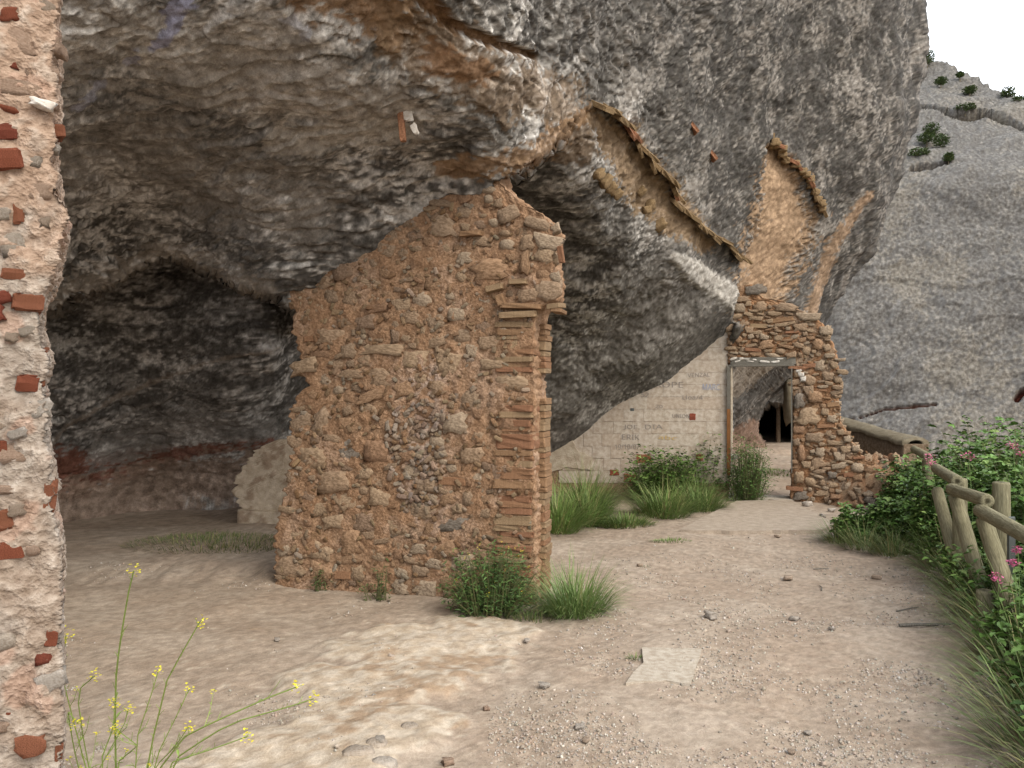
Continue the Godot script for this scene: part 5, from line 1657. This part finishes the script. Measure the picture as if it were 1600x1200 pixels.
func build_plants():
	# corner of the tall wall
	var g := on_ground(765, 958)
	shrub("yellow_flowered_bush", "dense dark green bush with small yellow flowers at the tall wall's corner", "bush", "", g, Vector3(0.34, 0.50, 0.26), 150, 4200, 0.045, 0.010, [Color(0.065, 0.12, 0.035), Color(0.085, 0.145, 0.04), Color(0.06, 0.105, 0.035)], false, [Color(0.60, 0.52, 0.05), 0.28, 0.012, 6], 0.1)
	g = on_ground(898, 958)
	grass("tall_grass_tuft", "tall upright tuft of grass beside the brick end of the tall wall", "", g, 0.20, 0.16, 900, 0.50, 1.0, [Color(0.12, 0.20, 0.06), Color(0.09, 0.16, 0.045), Color(0.16, 0.23, 0.09)], 0.05, 0.006, false, "grass tuft")
	g = on_ground(835, 968)
	grass("low_grass_tuft", "short pale grass at the foot of the brick wall end", "", g, 0.16, 0.08, 160, 0.12, 0.8, GREENS, 0.2, 0.005, false, "grass tuft")
	for s in [[590, 938, 0.12, 0.30, "dark small weed at the tall wall's foot with leafy stem"], [503, 922, 0.09, 0.22, "dark small weed near the left end of the tall wall's foot"]]:
		g = on_ground(s[0], s[1])
		shrub("wall_weed", s[4], "weed", "", g, Vector3(s[2], s[3], 0.06), 12, 130, 0.045, 0.014, [Color(0.06, 0.085, 0.03), Color(0.08, 0.10, 0.04)])
	# verge under the block wall
	var verge := [[868, 828, 0.26, 0.24, 0.72], [912, 818, 0.26, 0.22, 0.70], [915, 800, 0.30, 0.24, 0.80], [975, 822, 0.32, 0.22, 0.24], [1035, 806, 0.32, 0.26, 0.60], [1092, 796, 0.30, 0.26, 0.50], [1060, 784, 0.34, 0.24, 0.72]]
	for s in verge:
		g = on_ground(s[0], s[1])
		grass("verge_grass", "lush long grass growing along the foot of the pale block wall", "grass clumps under the block wall", g, s[2], s[3], 850, s[4], 1.0, [Color(0.11, 0.20, 0.045), Color(0.14, 0.235, 0.055), Color(0.09, 0.165, 0.04), Color(0.16, 0.24, 0.08)], 0.14, 0.008, false, "grass clump")
	g = on_ground(1035, 782)
	shrub("leafy_shrub", "leafy green shrub growing against the block wall beside red bricks", "shrub", "", g, Vector3(0.65, 0.78, 0.35), 90, 3600, 0.06, 0.036, GREENS)
	g = on_ground(1105, 776)
	shrub("leafy_shrub", "taller leafy shrub rising against the block wall beside the rusty door post", "shrub", "", g, Vector3(0.42, 1.1, 0.35), 60, 3000, 0.055, 0.034, GREENS)
	g = on_ground(1166, 781)
	shrub("doorway_shrub", "rounded green shrub growing inside the doorway", "shrub", "", g + Vector3(0, 0, 0.02), Vector3(0.34, 0.92, 0.36), 130, 5200, 0.042, 0.016, [Color(0.09, 0.16, 0.045), Color(0.11, 0.19, 0.05), Color(0.07, 0.125, 0.035)])
	g = on_ground(1046, 846)
	grass("low_grass_tuft", "flat isolated patch of short grass on the path", "", g, 0.22, 0.08, 260, 0.07, 0.9, GREENS, 0.05, 0.006, false, "grass tuft")
	g = on_ground(992, 1030)
	grass("low_grass_tuft", "tiny green weed at the corner of the concrete slab", "", g, 0.035, 0.03, 40, 0.07, 1.0, GREENS, 0.05, 0.006, false, "grass tuft")
	g = on_ground(1010, 886)
	grass("low_grass_tuft", "tiny weed on the bare path beyond the slab", "", g, 0.04, 0.025, 36, 0.05, 1.0, GREENS, 0.05, 0.006, false, "grass tuft")
	g = on_ground(1212, 738)
	grass("low_grass_tuft", "low grass on the path seen through the doorway", "", g, 0.35, 0.7, 400, 0.10, 0.8, GREENS, 0.2, 0.01, false, "grass tuft")
	# thin dark growth on the shelter floor
	g = on_ground(350, 850)
	grass("shelter_grass", "thin dark grass on the earth floor of the shelter", "", g, 0.95, 0.45, 1900, 0.10, 0.9, [Color(0.09, 0.13, 0.045), Color(0.11, 0.14, 0.05)], 0.3, 0.006, true)
	# the bank on the right: brambles
	var br := [Color(0.075, 0.145, 0.03), Color(0.095, 0.175, 0.04), Color(0.065, 0.12, 0.03), Color(0.13, 0.195, 0.055)]
	var banks := [
		[1345, 842, 0.32, 0.36, 0.3, "low bramble bush spilling onto the path in front of the rubble"],
		[1395, 846, 0.36, 0.50, 0.34, "bramble bush behind the low one, next to the rubble heap"],
		[1468, 856, 0.40, 0.72, 0.36, "bramble bush between the path and the far fence brace"],
		[1490, 826, 0.45, 0.95, 0.45, "tall bramble bush in front of the dark parapet"],
	]
	for s in banks:
		g = on_ground(s[0], s[1])
		shrub("bramble_bush", s[5], "bush", "brambles on the bank", g, Vector3(s[2], s[3], s[4]), 60, 1300, 0.058, 0.040, br, true)
	for s in [[1318, 846], [1352, 856], [1400, 866]]:
		g = on_ground(s[0], s[1])
		grass("bank_grass", "long grass with dry stalks at the foot of the low bramble bush", "grass clumps at the bramble foot", g, 0.22, 0.16, 330, 0.42, 1.2, [Color(0.10, 0.16, 0.045), Color(0.13, 0.19, 0.06)], 0.3, 0.006, false, "grass clump")
	for s in [[4.55, -7.6, 0.8, 1.15, "tall bramble thicket behind the fence, below the parapet end"], [5.2, -9.0, 1.0, 1.2, "high bramble thicket behind the fence rising against the grey cliff"], [4.25, -6.4, 0.7, 1.05, "bramble thicket directly behind the second fence post"], [3.95, -5.4, 0.7, 1.0, "bramble thicket directly behind the front fence post"], [6.3, -9.8, 1.2, 1.6, "outermost bramble thicket on the falling bank"], [5.4, -7.4, 1.0, 1.35, "bramble thicket on the slope outside the second fence post"], [5.15, -10.6, 0.5, 0.8, "bramble bush trailing over the end of the parapet"], [3.6, -4.3, 0.6, 1.0, "bramble bush outside the fence rail"]]:
		var q := Vector3(s[0], ground_y(s[0], s[1]), s[1])
		shrub("bramble_bush", s[4], "bush", "brambles on the bank", q, Vector3(s[2], s[3], s[2]), 90, 3200, 0.062, 0.044, br, true, [Color(0.6, 0.55, 0.5), 0.0, 0.02, 0])
	# grasses and weeds along the path's outer edge
	var k := 0
	for z in [-2.6, -2.9, -3.2, -3.5, -3.8, -4.15, -4.5, -4.9, -5.3, -5.7, -6.1, -6.5, -6.9, -7.3]:
		var x := path_edge(z) + 0.22
		var q := Vector3(x, ground_y(x, z), z)
		grass("edge_grass", "long arching grass along the outer edge of the path", "grass clumps along the fence", q, 0.26, 0.28, 190, 0.55, 1.3, [Color(0.10, 0.16, 0.045), Color(0.15, 0.22, 0.07), Color(0.075, 0.12, 0.035)], 0.22, 0.007, false, "grass clump")
		var x2 := path_edge(z) + (0.30 if k % 2 else 0.55)
		var q2 := Vector3(x2, ground_y(x2, z), z + 0.1)
		shrub("edge_weed", "low leafy weed among the grass at the foot of the fence", "weed", "weeds along the fence", q2, Vector3(0.40, 0.48, 0.34), 44, 1400, 0.055, 0.033, br, k % 2 == 0)
		k += 1
	for f in [[1559, 903, 4.9, 0.045], [1590, 862, 4.7, 0.04], [1583, 880, 4.75, 0.032], [1452, 714, 7.6, 0.05], [1455, 724, 7.5, 0.04], [1513, 713, 6.6, 0.055], [1582, 697, 6.4, 0.05], [1597, 708, 6.3, 0.04], [1300, 0, 0, 0]]:
		if f[3] > 0.0: valerian(f[0], f[1], f[2], "pink valerian flower head on a thin green stalk", f[3])
	mustard()
	# shrubs on the far cliff
	for s in [[1449, 92, 11, 16, "dark shrub on the far cliff's crest beside the overhang"], [1500, 118, 5, 6, "small shrub high on the far cliff, left of the ledge"], [1515, 142, 10, 8, "shrub on the upper ledge of the far cliff"], [1508, 170, 16, 8, "wide low shrub under the upper ledge of the far cliff"], [1575, 148, 11, 14, "dark bush near the right end of the far cliff's crest"], [1592, 160, 10, 12, "rightmost dark bush on the far cliff's crest"], [1455, 205, 12, 14, "upper shrub in the bushy cleft of the far cliff"], [1448, 217, 14, 10, "middle shrub in the bushy cleft of the far cliff"], [1470, 222, 12, 14, "dark shrub at the right of the bushy cleft"], [1435, 240, 16, 10, "lowest shrub in the bushy cleft of the far cliff"], [1482, 247, 7, 9, "small shrub at the foot of the bushy cleft"], [1470, 128, 9, 8, "shrub below the crest of the far cliff"]]:
		var d = 46.0 + 0.010 * (690.0 - s[1]) + smooth(300.0, 60.0, s[1]) * 13.0 - (s[0] - 1400.0) * 0.012 - 0.5
		var q := P(s[0], s[1] + s[3] * 0.6, d)
		var r: float = s[2] * d / F
		var hgt: float = s[3] * 1.5 * d / F
		var root := thing("cliff_shrub", s[4], "shrub", q, "shrubs on the far cliff")
		var L := Leaves.new()
		for i in 420:
			var e := ball()
			var yaw := rng.randf() * TAU
			L.leaf(Vector3(e.x * r, (e.y * 0.5 + 0.5) * hgt, e.z * r), Vector3(cos(yaw), rng.randf_range(-0.4, 0.8), sin(yaw)).normalized(), Vector3(-sin(yaw), 0.2, cos(yaw)).normalized(), 0.16, 0.10, jit([Color(0.07, 0.105, 0.04), Color(0.09, 0.125, 0.045)][rng.randi() % 2], 0.3))
		obj("foliage", L.mesh(), M.leaf, root)
		var S := Leaves.new()
		S.stem([Vector3(0, -0.3, 0), Vector3(0, hgt * 0.6, 0)], 0.05, 0.02, Color(0.1, 0.08, 0.05))
		obj("stem", S.mesh(), M.leaf, root)

# ---------------------------------------------------------------- gravel
func build_gravel():
	var mm := MultiMesh.new()
	mm.transform_format = MultiMesh.TRANSFORM_3D
	mm.use_colors = true
	mm.mesh = STONES[4]
	var xf := []
	var cs := []
	var cols := [Color(0.38, 0.335, 0.29), Color(0.33, 0.29, 0.25), Color(0.45, 0.415, 0.375), Color(0.27, 0.24, 0.21), Color(0.36, 0.285, 0.235)]
	for i in 150000:
		var v := 790.0 + 440.0 * rng.randf()
		var u := rng.randf_range(-60.0, 1640.0)
		var g := G0(u, v)
		if g.x > path_edge(g.z) + 0.1: continue
		var dens: float = 0.2 + 0.9 * N.col.get_noise_2d(g.x * 0.35 + 50.0, g.z * 0.35)
		if u < 760.0: dens -= 0.42
		if g.z < -8.0: dens -= 0.3
		if g.x > -2.4 and g.x < 0.6 and outcrop(g.x, g.z) > 0.4: dens *= 0.25
		if rng.randf() > dens: continue
		var s := 0.0022 + 0.006 * pow(rng.randf(), 4.0)
		if rng.randf() < 0.012: s *= 1.9
		s *= 0.8 + 0.05 * -g.z
		xf.append(Transform3D(Basis.from_euler(Vector3(rng.randf() * 6, rng.randf() * 6, rng.randf() * 6)) * Basis.from_scale(Vector3(s * 2.4, s * 1.8, s * 1.6)), Vector3(g.x, ground_y(g.x, g.z) + s * 0.3, g.z)))
		cs.append(jit(cols[rng.randi() % 5], 0.2))
	mm.instance_count = xf.size()
	for i in xf.size():
		mm.set_instance_transform(i, xf[i])
		mm.set_instance_color(i, cs[i])
	var o := MultiMeshInstance3D.new()
	o.name = numbered("gravel")
	o.multimesh = mm
	o.material_override = M.pebble
	add_child(o)
	tag(o, "fine grey and tan gravel scattered over the path", "gravel", "", "stuff")
